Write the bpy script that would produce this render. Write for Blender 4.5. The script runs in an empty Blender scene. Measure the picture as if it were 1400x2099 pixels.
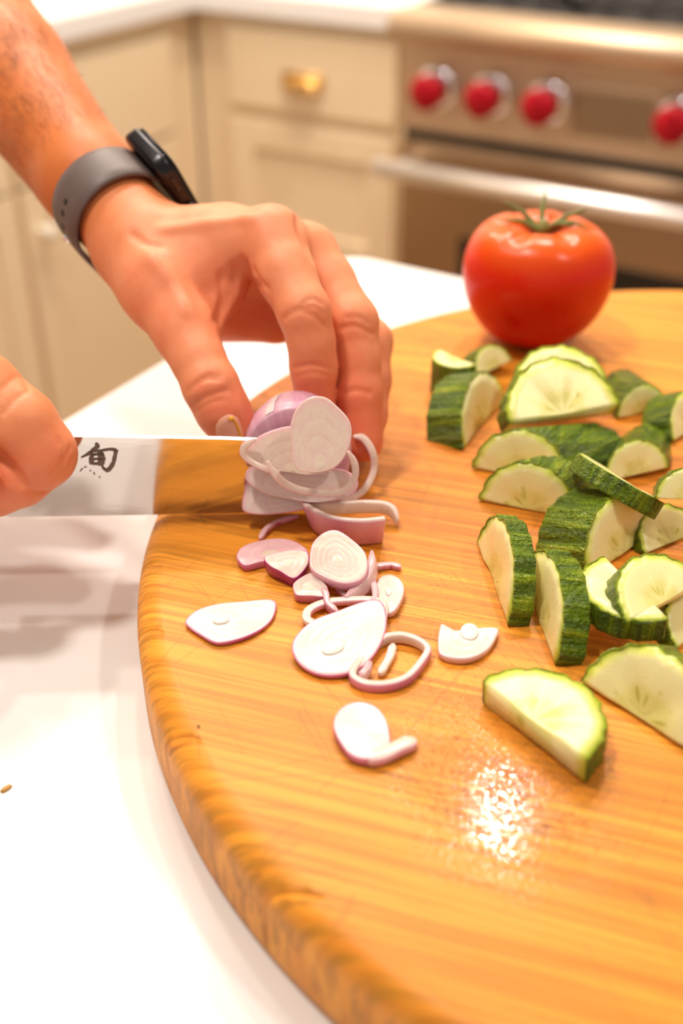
import bpy, bmesh, math, random
import numpy as np
from mathutils import Vector, Matrix

# ------------------------------------------------------------------ camera
SC = bpy.context.scene
COL = SC.collection
W, H = 1400, 2099
FPX = 2295.0                              # focal length in pixels of the 1400 px wide frame
PITCH = math.atan2(1500, FPX)
YAW = math.radians(30.5)
EYE = Vector((0, 0, 1.25))
cam_data = bpy.data.cameras.new('camera')
cam = bpy.data.objects.new('camera', cam_data)
COL.objects.link(cam)
cam.location = EYE
cam.rotation_euler = (math.pi/2 - PITCH, 0, YAW)
cam_data.sensor_fit = 'HORIZONTAL'
cam_data.sensor_width = 24.0
cam_data.lens = FPX/W*24.0
cam_data.clip_start = 0.02
cam_data.dof.use_dof = True
cam_data.dof.focus_distance = 0.472
cam_data.dof.aperture_fstop = 4.0
cam_data.dof.aperture_blades = 9
SC.camera = cam

# ------------------------------------------------------------------ world, lamps, exposure
SC.view_settings.view_transform = 'Standard'
SC.view_settings.look = 'None'
SC.view_settings.gamma = 1.0
SC.view_settings.use_curve_mapping = False
SC.view_settings.exposure = -0.06
world = bpy.data.worlds.new('world')
SC.world = world
world.use_nodes = True
world.node_tree.nodes['Background'].inputs[0].default_value = (1.0, 0.93, 0.86, 1)
world.node_tree.nodes['Background'].inputs[1].default_value = 0.46

def downlight(name, loc, power, size, color=(1, 0.92, 0.83), spread=150):
    d = bpy.data.lights.new(name, 'AREA')
    d.shape = 'DISK'
    d.size = size
    d.energy = power
    d.color = color
    d.spread = math.radians(spread)
    o = bpy.data.objects.new(name, d)
    o.location = loc
    COL.objects.link(o)
    return o
# recessed lamps over island and aisle; the last two are added background fill
downlight('ceiling_or_fill_lamp', (-0.55, 1.60, 2.52), 13, 0.10)
downlight('ceiling_or_fill_lamp', (-0.62, 0.10, 2.52), 11, 0.20)
downlight('ceiling_or_fill_lamp', (0.75, 0.55, 2.52), 7.5, 0.13)
downlight('ceiling_or_fill_lamp', (-1.05, 0.95, 2.52), 7, 0.13)
downlight('ceiling_or_fill_lamp', (-1.62, 1.75, 2.52), 17, 0.13, (1, 0.86, 0.70))  # added fill that brightens the corner worktop, no lamp known here
downlight('ceiling_or_fill_lamp', (-0.95, 1.40, 2.52), 12, 0.13, (1, 0.86, 0.70))  # added fill to lift the cabinet fronts behind the island

# ------------------------------------------------------------------ helpers
_R = Vector((math.cos(YAW), math.sin(YAW), 0))
_Hd = Vector((-math.sin(YAW), math.cos(YAW), 0))
_F = _Hd*math.cos(PITCH) - Vector((0, 0, math.sin(PITCH)))
_U = _Hd*math.sin(PITCH) + Vector((0, 0, math.cos(PITCH)))
def ray(x, y): return _F + _R*((x-700)/FPX) - _U*((y-1049.5)/FPX)
def at(x, y, z):
    """the point at height z that the photograph shows at pixel (x, y)"""
    r = ray(x, y); return EYE + r*((z-EYE.z)/r.z)
def atd(x, y, d): return EYE + ray(x, y)*d

def obj(name, me, mat=None, parent=None, smooth=True):
    if isinstance(me, bmesh.types.BMesh):
        bm = me; me = bpy.data.meshes.new(name); bm.to_mesh(me); bm.free()
    if mat is not None:
        me.materials.clear()
        for m in (mat if isinstance(mat, (list, tuple)) else [mat]): me.materials.append(m)
    if smooth:
        me.polygons.foreach_set('use_smooth', [True]*len(me.polygons))
    o = bpy.data.objects.new(name, me)
    COL.objects.link(o)
    if parent is not None: o.parent = parent
    return o
def empty(name, loc=(0, 0, 0), rotz=0):
    o = bpy.data.objects.new(name, None); COL.objects.link(o)
    o.location = loc; o.rotation_euler = (0, 0, rotz); o.empty_display_size = 0.02
    return o
def tag(o, label=None, cat=None, group=None, kind=None):
    if label: o['label'] = label
    if cat: o['category'] = cat
    if group: o['group'] = group
    if kind: o['kind'] = kind
    return o
def box(bm, x0, x1, y0, y1, z0, z1, bevel=0.0, seg=2):
    r = bmesh.ops.create_cube(bm, size=1)
    vs = r['verts']
    for v in vs:
        v.co = Vector(((x0+x1)/2+v.co.x*(x1-x0), (y0+y1)/2+v.co.y*(y1-y0), (z0+z1)/2+v.co.z*(z1-z0)))
    if bevel > 0:
        es = list({e for v in vs for e in v.link_edges})
        bmesh.ops.bevel(bm, geom=es, offset=bevel, segments=seg, affect='EDGES', profile=0.5)
def boxo(name, mat, parent, *a, **k):
    bm = bmesh.new(); box(bm, *a, **k); return obj(name, bm, mat, parent, smooth=False)
def tube(bm, pts, rad, seg=10, caps=True):
    pts = [Vector(p) for p in pts]; n = len(pts)
    rad = rad if isinstance(rad, (list, tuple)) else [rad]*n
    rings = []; up = None
    for i, p in enumerate(pts):
        t = (pts[min(i+1, n-1)]-pts[max(i-1, 0)]).normalized()
        if up is None:
            up = t.orthogonal().normalized()
        up = (up - t*up.dot(t)).normalized()
        s = t.cross(up)
        rings.append([bm.verts.new(p+(up*math.cos(2*math.pi*k/seg)+s*math.sin(2*math.pi*k/seg))*rad[i]) for k in range(seg)])
    for a, b in zip(rings, rings[1:]):
        for k in range(seg): bm.faces.new((a[k], a[(k+1) % seg], b[(k+1) % seg], b[k]))
    if caps:
        bm.faces.new(rings[0][::-1]); bm.faces.new(rings[-1])
def lathe(bm, prof, seg=32, mat=None, close=True):
    """prof: (r, z) pairs, from one pole to the other"""
    mat = mat or Matrix.Identity(4); rings = []
    for r, z in prof:
        if r < 1e-6: rings.append([bm.verts.new(mat @ Vector((0, 0, z)))])
        else: rings.append([bm.verts.new(mat @ Vector((r*math.cos(2*math.pi*k/seg), r*math.sin(2*math.pi*k/seg), z))) for k in range(seg)])
    for a, b in zip(rings, rings[1:]):
        for k in range(seg):
            k2 = (k+1) % seg
            if len(a) == 1 and len(b) == 1: continue
            if len(a) == 1: bm.faces.new((a[0], b[k2], b[k]))
            elif len(b) == 1: bm.faces.new((a[k], a[k2], b[0]))
            else: bm.faces.new((a[k], a[k2], b[k2], b[k]))
    if close:
        for rg, rev in ((rings[0], True), (rings[-1], False)):
            if len(rg) > 2: bm.faces.new(rg[::-1] if rev else rg)
    bmesh.ops.recalc_face_normals(bm, faces=bm.faces)

# ------------------------------------------------------------------ materials
class NT:
    """small wrapper that builds a node tree tersely"""
    def __init__(s, name):
        s.m = bpy.data.materials.new(name); s.m.use_nodes = True; s.t = s.m.node_tree
        s.b = s.t.nodes['Principled BSDF']
    def n(s, kind, **kw):
        nd = s.t.nodes.new('ShaderNode'+kind)
        for k, v in kw.items():
            if k.startswith('_'): setattr(nd, k[1:], v)
            else: s.set(nd, k.replace('__', ' '), v)
        return nd
    def set(s, nd, k, v):
        i = nd.inputs[int(k[1:])] if k[0] == 'i' and k[1:].isdigit() else nd.inputs[k]
        if isinstance(v, bpy.types.NodeSocket): s.t.links.new(v, i)
        else: i.default_value = v
    def out(s, **kw):
        for k, v in kw.items(): s.set(s.b, k.replace('__', ' '), v)
        return s.m
    def math(s, op, a, b=0.0, c=0.0, clamp=False):
        nd = s.n('Math', _operation=op, i0=a, i1=b, i2=c); nd.use_clamp = clamp
        return nd.outputs[0]
    def mix(s, f, a, b, mode='MIX'):
        nd = s.t.nodes.new('ShaderNodeMix'); nd.data_type = 'RGBA'; nd.blend_type = mode; nd.clamp_result = True
        for i, v in ((0, f), (6, a), (7, b)):
            if isinstance(v, bpy.types.NodeSocket): s.t.links.new(v, nd.inputs[i])
            else: nd.inputs[i].default_value = (v if i == 0 else (*v[:3], 1))
        return nd.outputs[2]
    def ramp(s, f, stops):
        nd = s.n('ValToRGB', Fac=f); cr = nd.color_ramp
        while len(cr.elements) < len(stops): cr.elements.new(0.5)
        for e, (p, c) in zip(cr.elements, stops):
            e.position = p; e.color = (*c, 1) if len(c) == 3 else c
        return nd.outputs[0]
    def coord(s, kind='Object', scale=(1, 1, 1), rot=(0, 0, 0), loc=(0, 0, 0)):
        tc = s.n('TexCoord')
        mp = s.n('Mapping', Vector=tc.outputs[kind], Scale=scale, Rotation=rot, Location=loc)
        return mp.outputs[0]
    def noise(s, v, scale, detail=3, rough=0.5, dist=0.0):
        return s.n('TexNoise', Vector=v, Scale=scale, Detail=detail, Roughness=rough, Distortion=dist).outputs[0]
    def bump(s, hgt, strength=0.3, dist=0.001, normal=None):
        nd = s.n('Bump', Height=hgt, Strength=strength, Distance=dist)
        if normal is not None: s.set(nd, 'Normal', normal)
        return nd.outputs[0]
def simple(name, col, rough=0.5, metal=0.0, **kw):
    t = NT(name); return t.out(Base__Color=(*col, 1), Roughness=rough, Metallic=metal, **kw)

def mat_wood():
    t = NT('oiled_board_wood')
    base = t.coord(scale=(1, 1, 1))
    rnd = t.n('ObjectInfo').outputs['Random']
    # every stave gets its own stretch of grain
    off = t.n('CombineXYZ', i0=t.math('MULTIPLY', rnd, 7.3), i1=t.math('MULTIPLY', rnd, 3.1), i2=0.0).outputs[0]
    v = t.n('VectorMath', _operation='ADD', i0=base, i1=off).outputs[0]
    st = t.n('Mapping', Vector=v, Scale=(2.2, 34, 12)).outputs[0]
    fig = t.noise(st, 1.6, 4, 0.55, 1.2)
    st2 = t.n('Mapping', Vector=v, Scale=(7, 420, 60)).outputs[0]
    pores = t.noise(st2, 1.0, 2, 0.6)
    st3 = t.n('Mapping', Vector=v, Scale=(40, 900, 120)).outputs[0]
    fleck = t.noise(st3, 1.0, 2, 0.5)
    col = t.ramp(fig, [(0.25, (0.62, 0.195, 0.015)), (0.45, (0.82, 0.300, 0.026)), (0.62, (0.90, 0.365, 0.038)), (0.8, (0.74, 0.245, 0.020))])
    col = t.mix(t.ramp(pores, [(0.40, (0.9, 0.9, 0.9)), (0.54, (0, 0, 0))]), col, (0.48, 0.19, 0.016))
    col = t.mix(t.ramp(fleck, [(0.30, (0.45, 0.45, 0.45)), (0.42, (0, 0, 0))]), col, (0.62, 0.22, 0.022))
    ln = t.noise(t.n('Mapping', Vector=v, Scale=(3.5, 170, 30)).outputs[0], 1.0, 2, 0.5, 0.4)
    col = t.mix(t.ramp(ln, [(0.36, (0.55, 0.55, 0.55)), (0.50, (0, 0, 0))]), col, (0.56, 0.165, 0.012))
    # dark mineral streaks
    st4 = t.n('Mapping', Vector=v, Scale=(16, 190, 60)).outputs[0]
    streak = t.noise(st4, 1.0, 1, 0.4)
    col = t.mix(t.ramp(streak, [(0.735, (0, 0, 0)), (0.77, (0.8, 0.8, 0.8))]), col, (0.27, 0.075, 0.010))
    # stave tone, with the hand's shadow put into the middle staves
    tone = t.n('ObjectInfo').outputs['Color']
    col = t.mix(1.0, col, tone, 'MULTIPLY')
    blot = t.noise(base, 9.0, 3, 0.6)
    col = t.mix(t.ramp(blot, [(0.40, (0, 0, 0)), (0.75, (0.5, 0.5, 0.5))]), col, (0.86, 0.33, 0.028))
    # knife scratches: thin cells of a few stretched voronoi layers
    hs = None
    for ang, sc, q in ((0.9, (3.2, 26, 1), 0.012), (-0.55, (4.0, 30, 1), 0.012), (1.9, (3.0, 22, 1), 0.010)):
        mp = t.n('Mapping', Vector=base, Rotation=(0, 0, ang)).outputs[0]
        wob = t.n('VectorMath', _operation='ADD', i0=mp, i1=t.n('VectorMath', _operation='SCALE', i0=t.n('TexNoise', Vector=mp, Scale=5.0).outputs[1], Scale=0.06).outputs[0]).outputs[0]
        mp2 = t.n('Mapping', Vector=wob, Scale=sc).outputs[0]
        vo = t.n('TexVoronoi', Vector=mp2, Scale=2.0, _feature='DISTANCE_TO_EDGE', Randomness=1.0).outputs[0]
        msk = t.math('GREATER_THAN', t.noise(mp, 16.0, 1), 0.55)
        line = t.math('MULTIPLY', t.math('LESS_THAN', vo, q), msk)
        hs = line if hs is None else t.math('MAXIMUM', hs, line)
    col = t.mix(t.math('MULTIPLY', hs, 0.30), col, (0.36, 0.12, 0.016))
    # damp patch left by the cucumbers: a film of juice with beads in it
    dp = t.n('VectorMath', _operation='DISTANCE', i0=t.n('VectorMath', _operation='MULTIPLY', i0=base, i1=(1, 1, 0)).outputs[0], i1=WET).outputs['Value']
    wet = t.math('SUBTRACT', 1.0, t.math('MULTIPLY', dp, 21.0))
    wet = t.math('ADD', wet, t.math('MULTIPLY', t.math('SUBTRACT', t.noise(base, 26.0, 3), 0.5), 1.3))
    wet = t.math('MULTIPLY', wet, 2.2, clamp=True)
    beads = t.n('TexVoronoi', Vector=base, Scale=820.0, _feature='SMOOTH_F1', Smoothness=0.35).outputs[0]
    drop = t.ramp(t.noise(base, 900.0, 2, 0.5), [(0.49, (0, 0, 0)), (0.58, (1, 1, 1))])
    wet = t.math('MULTIPLY', wet, drop)
    bh = wet
    nrm = t.bump(t.math('SUBTRACT', t.math('ADD', t.math('MULTIPLY', pores, 0.25), t.math('MULTIPLY', fig, 0.2)), t.math('MULTIPLY', hs, 0.35)), 0.35, 0.0006)
    nrm = t.bump(bh, 0.30, 0.0005, nrm)
    rough = t.math('SUBTRACT', 0.46, t.math('MULTIPLY', wet, 0.36))
    return t.out(Base__Color=col, Roughness=rough, Normal=nrm, Specular__IOR__Level=t.math('ADD', 0.30, t.math('MULTIPLY', wet, 0.3)))
BOARD_C = Vector((-0.0287, 0.4726, 0.92)); BOARD_R = 0.306; BOARD_T = 0.040; GRAIN = math.radians(13)
TOP = BOARD_C.z + BOARD_T
_w = at(1035, 1640, TOP) - BOARD_C
_w.rotate(Matrix.Rotation(-GRAIN, 3, 'Z'))
WET = (_w.x, _w.y, 0.0)
M_WOOD = mat_wood()

def mat_quartz():
    t = NT('white_quartz')
    c = t.coord()
    n = t.noise(c, 6.0, 4, 0.6)
    col = t.mix(t.ramp(n, [(0.45, (0, 0, 0)), (0.75, (0.35, 0.35, 0.35))]), (0.86, 0.845, 0.835), (0.80, 0.78, 0.765))
    return t.out(Base__Color=col, Roughness=0.12, Specular__IOR__Level=0.5)
M_QUARTZ = mat_quartz()
def mat_paint(name, col):
    t = NT(name); c = t.coord()
    n = t.noise(c, 40.0, 3, 0.6)
    return t.out(Base__Color=t.mix(n, tuple(x*0.96 for x in col), col), Roughness=0.42, Normal=t.bump(t.noise(c, 300.0, 2), 0.05, 0.0005))
M_CREAM = mat_paint('cream_cabinet_paint', (0.86, 0.70, 0.48))
M_WALL = mat_paint('wall_paint', (0.80, 0.76, 0.70))
M_CEIL = mat_paint('ceiling_paint', (0.85, 0.83, 0.80))
def mat_steel(name, col, rough, axis):
    t = NT(name); sc = [3, 3, 3]
    for k in range(3):
        if k != axis: sc[k] = 900
    n = t.noise(t.coord(scale=tuple(sc)), 1.0, 2, 0.6)
    return t.out(Base__Color=(*col, 1), Metallic=1.0, Roughness=t.math('ADD', rough-0.05, t.math('MULTIPLY', n, 0.1)), Normal=t.bump(n, 0.06, 0.0003))
M_STEEL = mat_steel('brushed_stainless', (0.66, 0.50, 0.35), 0.52, 0)
M_STEEL_DARK = mat_steel('dark_brushed_stainless', (0.44, 0.31, 0.20), 0.30, 0)
M_HANDLE = simple('satin_handle_steel', (0.95, 0.91, 0.88), 0.42, 1.0)
M_CHROME = simple('chrome_bezel', (0.85, 0.84, 0.86), 0.12, 1.0)
M_RED = simple('red_knob_plastic', (0.40, 0.002, 0.012), 0.38, Specular__IOR__Level=0.25)
M_BLACK = simple('black_gap', (0.012, 0.010, 0.009), 0.5)
M_IRON = simple('cast_iron_grate', (0.02, 0.018, 0.02), 0.55)
M_GLASS_DARK = simple('dark_oven_glass', (0.012, 0.008, 0.006), 0.08)
M_BRASS = simple('aged_brass', (0.78, 0.50, 0.16), 0.28, 1.0)
def mat_floor():
    t = NT('oak_floor'); c = t.coord(scale=(2, 30, 1))
    n = t.noise(c, 1.5, 4)
    return t.out(Base__Color=t.ramp(n, [(0.3, (0.34, 0.20, 0.10)), (0.7, (0.50, 0.32, 0.18))]), Roughness=0.4)
M_FLOOR = mat_floor()

# ------------------------------------------------------------------ the room
def structure(name, mat, *a):
    o = boxo(name, mat, None, *a); o['kind'] = 'structure'; return o
structure('floor', M_FLOOR, -2.1, 2.6, -1.6, 2.6, -0.02, 0.0)
structure('wall_back', M_WALL, -2.1, 2.6, 2.5, 2.6, 0.0, 2.55)
structure('wall_left', M_WALL, -2.1, -2.0, -1.6, 2.5, 0.0, 2.55)
structure('ceiling', M_CEIL, -2.1, 2.6, -1.6, 2.6, 2.55, 2.6)

# island: a cream cabinet under a white slab
isl = empty('kitchen_island', (0.55, 0.1, 0))
tag(isl, 'cream island cabinet carrying the white slab under the cutting board', 'cabinet')
def child_box(name, mat, par, *a, **k):
    o = boxo(name, mat, None, *a, **k)
    o.parent = par; o.matrix_parent_inverse = Matrix.Translation(-Vector(par.location)); return o
child_box('body', M_CREAM, isl, -0.40, 1.50, -0.62, 0.72, 0.10, 0.88)
child_box('toe_kick', M_BLACK, isl, -0.34, 1.44, -0.56, 0.66, 0.0, 0.10)
for k in range(3):
    y0 = -0.60+k*0.44
    p = child_box('door', M_CREAM, isl, -0.418, -0.40, y0+0.01, y0+0.43, 0.13, 0.85, bevel=0.002)
slab = boxo('island_worktop', M_QUARTZ, None, -0.457, 1.55, -0.68, 0.777, 0.88, 0.92)
# rounded outer corners and a soft arris
bm = bmesh.new(); bm.from_mesh(slab.data)
ve = [e for e in bm.edges if abs(e.verts[0].co.z-e.verts[1].co.z) > 0.01]
bmesh.ops.bevel(bm, geom=ve, offset=0.028, segments=8, affect='EDGES', profile=0.5)
he = [e for e in bm.edges if abs(e.verts[0].co.z-e.verts[1].co.z) < 1e-5 and len(e.link_faces) == 2 and abs(e.link_faces[0].normal.z-e.link_faces[1].normal.z) > 0.5]
bmesh.ops.bevel(bm, geom=he, offset=0.003, segments=3, affect='EDGES', profile=0.5)
bm.to_mesh(slab.data); bm.free()
tag(slab, 'glossy white quartz island worktop under the round cutting board', 'worktop')

# cabinets along the left wall and along the back wall, and the L of worktop on them
def shaker(par, axis, face, a0, a1, z0, z1, name, rail=0.055, depth=0.018):
    """a front with a raised frame: axis 'x' = the front faces -Y at Y=face and runs along X; 'y' = it faces +X"""
    bm = bmesh.new()
    def bx(u0, u1, w0, w1, d0, d1, bev):
        if axis == 'x': box(bm, u0, u1, face-d1, face-d0, w0, w1, bevel=bev)
        else: box(bm, face+d0, face+d1, u0, u1, w0, w1, bevel=bev)
    bx(a0, a1, z0, z1, 0.0, depth*0.5, 0)
    bx(a0, a0+rail, z0, z1, depth*0.5-0.001, depth, 0.0015)
    bx(a1-rail, a1, z0, z1, depth*0.5-0.001, depth, 0.0015)
    bx(a0+rail, a1-rail, z0, z0+rail, depth*0.5-0.001, depth, 0.0015)
    bx(a0+rail, a1-rail, z1-rail, z1, depth*0.5-0.001, depth, 0.0015)
    o = obj(name, bm, M_CREAM, None, smooth=False)
    o.parent = par; o.matrix_parent_inverse = Matrix.Translation(-Vector(par.location)); return o
def flat_front(par, axis, face, a0, a1, z0, z1, name, depth=0.018):
    bm = bmesh.new()
    if axis == 'x': box(bm, a0, a1, face-depth, face, z0, z1, bevel=0.003)
    else: box(bm, face, face+depth, a0, a1, z0, z1, bevel=0.003)
    o = obj(name, bm, M_CREAM, None, smooth=False)
    o.parent = par; o.matrix_parent_inverse = Matrix.Translation(-Vector(par.location)); return o
def knob_on(par, loc, direction, mat):
    bm = bmesh.new()
    q = Vector((0, 0, 1)).rotation_difference(Vector(direction)).to_matrix().to_4x4()
    lathe(bm, [(0.0, 0.0), (0.009, 0.0), (0.006, 0.006), (0.006, 0.014), (0.015, 0.020), (0.016, 0.026), (0.012, 0.031), (0.0, 0.032)], 20, q)
    o = obj('knob', bm, mat, par); o.matrix_parent_inverse = Matrix.Translation(-par.matrix_basis.translation); o.location = loc
    return o
LX = -1.452; BY = 1.892          # cabinet faces
left = empty('base_cabinet', (-1.73, 0.65, 0))
tag(left, 'cream base cabinet run on the left with panelled doors behind the arm', 'cabinet')
child_box('carcass', M_CREAM, left, -1.995, LX, -0.60, 1.885, 0.10, 0.88)
child_box('toe_kick', M_BLACK, left, -1.995, LX-0.07, -0.60, 1.885, 0.0, 0.10)
ys = [(-0.58, -0.10), (-0.09, 0.40), (0.41, 0.90), (0.91, 1.345), (1.355, 1.80)]
for k, (a, b) in enumerate(ys):
    shaker(left, 'y', LX, a+0.003, b-0.003, 0.125, 0.66, 'door')
    flat_front(left, 'y', LX, a+0.003, b-0.003, 0.668, 0.845, 'drawer_front')
M_PALEKNOB = simple('pale_knob', (0.86, 0.80, 0.68), 0.3)
for a, z in ((1.39, 0.585), (0.865, 0.585), (0.375, 0.585)):
    knob_on(left, Vector((LX+0.018, a, z)), (1, 0, 0), M_PALEKNOB)
back = empty('base_cabinet', (-1.20, 2.2, 0))
tag(back, 'cream drawer cabinet with a brass cup pull, beside the range', 'cabinet')
child_box('carcass', M_CREAM, back, LX+0.002, -0.952, BY, 2.495, 0.10, 0.88)
child_box('toe_kick', M_BLACK, back, LX+0.002, -0.952, BY+0.07, 2.495, 0.0, 0.10)
flat_front(back, 'x', BY, -1.362, -0.990, 0.712, 0.858, 'drawer_front')
shaker(back, 'x', BY, -1.362, -0.990, 0.42, 0.690, 'drawer_front')
shaker(back, 'x', BY, -1.362, -0.990, 0.125, 0.40, 'drawer_front')
def cup_pull(par, x, y, z):
    bm = bmesh.new(); w = 0.047; n = 14; rows = []
    for j in range(7):
        f = j/6.0; ang = f*math.pi*0.55
        row = []
        for i in range(n+1):
            s = -1+2*i/n
            k = math.sqrt(max(0.0, 1-abs(s)**3))
            row.append(bm.verts.new((x+s*w, y-0.026*math.sin(ang)*k-0.001, z+0.019*math.cos(ang)*(0.25+0.75*k)-0.006)))
        rows.append(row)
    for a, b in zip(rows, rows[1:]):
        for i in range(n): bm.faces.new((a[i], a[i+1], b[i+1], b[i]))
    bmesh.ops.solidify(bm, geom=bm.faces[:], thickness=0.0018)
    box(bm, x-w, x+w, y-0.002, y, z+0.008, z+0.016)
    o = obj('cup_pull', bm, M_BRASS, par); o.matrix_parent_inverse = Matrix.Translation(-Vector(par.location)); return o
cup_pull(back, -1.187, BY-0.018, 0.772)
bm = bmesh.new()
vs = [(-1.995, -0.60), (LX+0.03, -0.60), (LX+0.03, BY-0.03), (-0.950, BY-0.03), (-0.950, 2.495), (-1.995, 2.495)]
f = bm.faces.new([bm.verts.new((x, y, 0.88)) for x, y in vs])
r = bmesh.ops.extrude_face_region(bm, geom=[f])
for v in r['geom']:
    if isinstance(v, bmesh.types.BMVert): v.co.z = 0.92
bmesh.ops.recalc_face_normals(bm, faces=bm.faces)
bmesh.ops.bevel(bm, geom=bm.edges[:], offset=0.003, segments=2, affect='EDGES')
tag(obj('corner_worktop', bm, M_QUARTZ, None, smooth=False), 'white worktop wrapping the kitchen corner above the cream cabinets', 'worktop')

# the range
rg = empty('range_cooker', (-0.56, 2.1, 0))
tag(rg, 'stainless steel range with red knobs and a bar handle', 'range')
RX0, RX1, RY = -0.942, -0.178, 1.80
def rbox(name, mat, *a, **k): return child_box(name, mat, rg, *a, **k)
rbox('body', M_STEEL, RX0, RX1, RY+0.03, 2.49, 0.10, 0.905)
rbox('control_panel', M_STEEL, RX0, RX1, RY, RY+0.035, 0.738, 0.885, bevel=0.002)
bm = bmesh.new()
n = 12; pr_ = [(RY+0.12, 0.885), (RY-0.028, 0.885)]
for k in range(n+1):
    a = -math.pi/2+k/n*math.pi
    pr_.append((RY-0.030-0.024*math.cos(a)*1.0, 0.909+0.024*math.sin(a)))
pr_.append((RY+0.12, 0.933))
fs = [bm.verts.new((RX0, y, z)) for y, z in pr_]; f2 = [bm.verts.new((RX1, y, z)) for y, z in pr_]
for k in range(len(fs)):
    k2 = (k+1) % len(fs); bm.faces.new((fs[k], fs[k2], f2[k2], f2[k]))
bm.faces.new(fs[::-1]); bm.faces.new(f2); bmesh.ops.recalc_face_normals(bm, faces=bm.faces)
o = obj('bullnose', bm, M_STEEL, rg); o.matrix_parent_inverse = Matrix.Translation(-Vector(rg.location))
rbox('cooktop', M_IRON, RX0+0.01, RX1-0.01, RY+0.05, 2.47, 0.905, 0.936)
for k in range(3):
    gx0 = RX0+0.02+k*0.243; bm = bmesh.new()
    for u in range(2):
        box(bm, gx0, gx0+0.235, RY+0.07+u*0.58-0.0, RY+0.085+u*0.58, 0.945, 0.962, bevel=0.003)
        box(bm, gx0+u*0.22, gx0+0.015+u*0.22, RY+0.07, RY+0.665, 0.945, 0.962, bevel=0.003)
    for u in range(3): box(bm, gx0+0.045+u*0.065, gx0+0.057+u*0.065, RY+0.08, RY+0.655, 0.948, 0.964, bevel=0.002)
    box(bm, gx0, gx0+0.235, RY+0.36, RY+0.374, 0.936, 0.962)
    o = obj('grate', bm, M_IRON, rg, smooth=False); o.matrix_parent_inverse = Matrix.Translation(-Vector(rg.location))
def range_knob(x, z):
    q = Matrix.Rotation(math.pi/2, 4, 'X')       # local +Z looks at -Y
    bm = bmesh.new()
    lathe(bm, [(0.0, 0.0), (0.037, 0.0), (0.038, 0.004), (0.035, 0.010), (0.030, 0.014), (0.0, 0.014)], 32, q)
    b = obj('knob_bezel', bm, M_CHROME, rg); b.matrix_parent_inverse = Matrix.Translation(-Vector(rg.location)); b.location = (x, RY, z)
    bm = bmesh.new()
    lathe(bm, [(0.0, 0.012), (0.022, 0.012), (0.022, 0.020), (0.028, 0.024), (0.029, 0.052), (0.027, 0.057), (0.0, 0.058)], 32, q)
    box(bm, -0.006, 0.006, -0.064, -0.05, -0.027, 0.027, bevel=0.003)
    k = obj('knob', bm, M_RED, b)
    k['label'] = 'red control knob'
for x in (-0.868, -0.768, -0.668, -0.452, -0.352, -0.252): range_knob(x, 0.812)
bm = bmesh.new()
box(bm, -0.640, -0.478, RY-0.006, RY+0.002, 0.757, 0.850, bevel=0.004)
o = obj('display_frame', bm, M_STEEL, rg, smooth=False); o.matrix_parent_inverse = Matrix.Translation(-Vector(rg.location))
ds = boxo('display', M_STEEL_DARK, None, -0.626, -0.492, RY-0.0085, RY-0.004, 0.769, 0.838, bevel=0.001)
ds.parent = o
rbox('gap', M_BLACK, RX0+0.006, RX1-0.006, RY+0.008, RY+0.04, 0.722, 0.738)
rbox('oven_door', M_STEEL_DARK, RX0+0.004, RX1-0.004, RY+0.0, RY+0.04, 0.16, 0.721, bevel=0.004)
rbox('oven_window', M_GLASS_DARK, RX0+0.13, RX1-0.13, RY-0.004, RY+0.004, 0.24, 0.560, bevel=0.002)
bm = bmesh.new()
tube(bm, [(RX0-0.012, RY-0.062, 0.680), (RX1+0.012, RY-0.062, 0.680)], 0.0165, 20)
o = obj('handle', bm, M_HANDLE, rg); o.matrix_parent_inverse = Matrix.Translation(-Vector(rg.location))
for x in (RX0+0.03, RX1-0.03):
    bm = bmesh.new(); tube(bm, [(x, RY-0.055, 0.680), (x, RY+0.005, 0.680)], 0.011, 14)
    b = obj('handle_bracket', bm, M_HANDLE, o)
rbox('kick_panel', M_STEEL_DARK, RX0+0.004, RX1-0.004, RY+0.06, RY+0.08, 0.0, 0.15)
# matching cabinet and worktop on the far side of the range
rc = empty('base_cabinet', (0.55, 2.2, 0))
tag(rc, 'cream base cabinet on the far side of the range', 'cabinet')
child_box('carcass', M_CREAM, rc, -0.168, 1.30, BY, 2.495, 0.10, 0.88)
child_box('toe_kick', M_BLACK, rc, -0.168, 1.30, BY+0.07, 2.495, 0.0, 0.10)
for a in (-0.16, 0.33, 0.82): shaker(rc, 'x', BY, a, a+0.475, 0.125, 0.85, 'door')
tag(boxo('worktop', M_QUARTZ, None, -0.170, 1.32, BY-0.03, 2.495, 0.88, 0.92, bevel=0.003), 'white worktop right of the range', 'worktop')

# ------------------------------------------------------------------ the round cutting board, glued up from staves
board = empty('cutting_board', BOARD_C, GRAIN)
tag(board, 'thick round wooden cutting board of glued staves under the cut vegetables', 'cutting board')
def board_profile():
    R, T = BOARD_R, BOARD_T; p = [(0, 0), (R-0.006, 0)]
    for k in range(5):
        a = -math.pi/2+k/4*math.pi/2; p.append((R-0.005+0.005*math.cos(a), 0.005+0.005*math.sin(a)))
    for k in range(7):
        a = k/6*math.pi/2; p.append((R-0.011+0.011*math.cos(a), T-0.011+0.011*math.sin(a)))
    p.append((R-0.014, T)); p.append((R*0.6, T)); p.append((0, T)); return p
rng = random.Random(11)
cuts = [-BOARD_R]
while cuts[-1] < BOARD_R-0.05: cuts.append(cuts[-1]+rng.choice((0.034, 0.041, 0.046, 0.052)))
cuts[-1] = BOARD_R+0.001; cuts[0] = -BOARD_R-0.001
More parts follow.
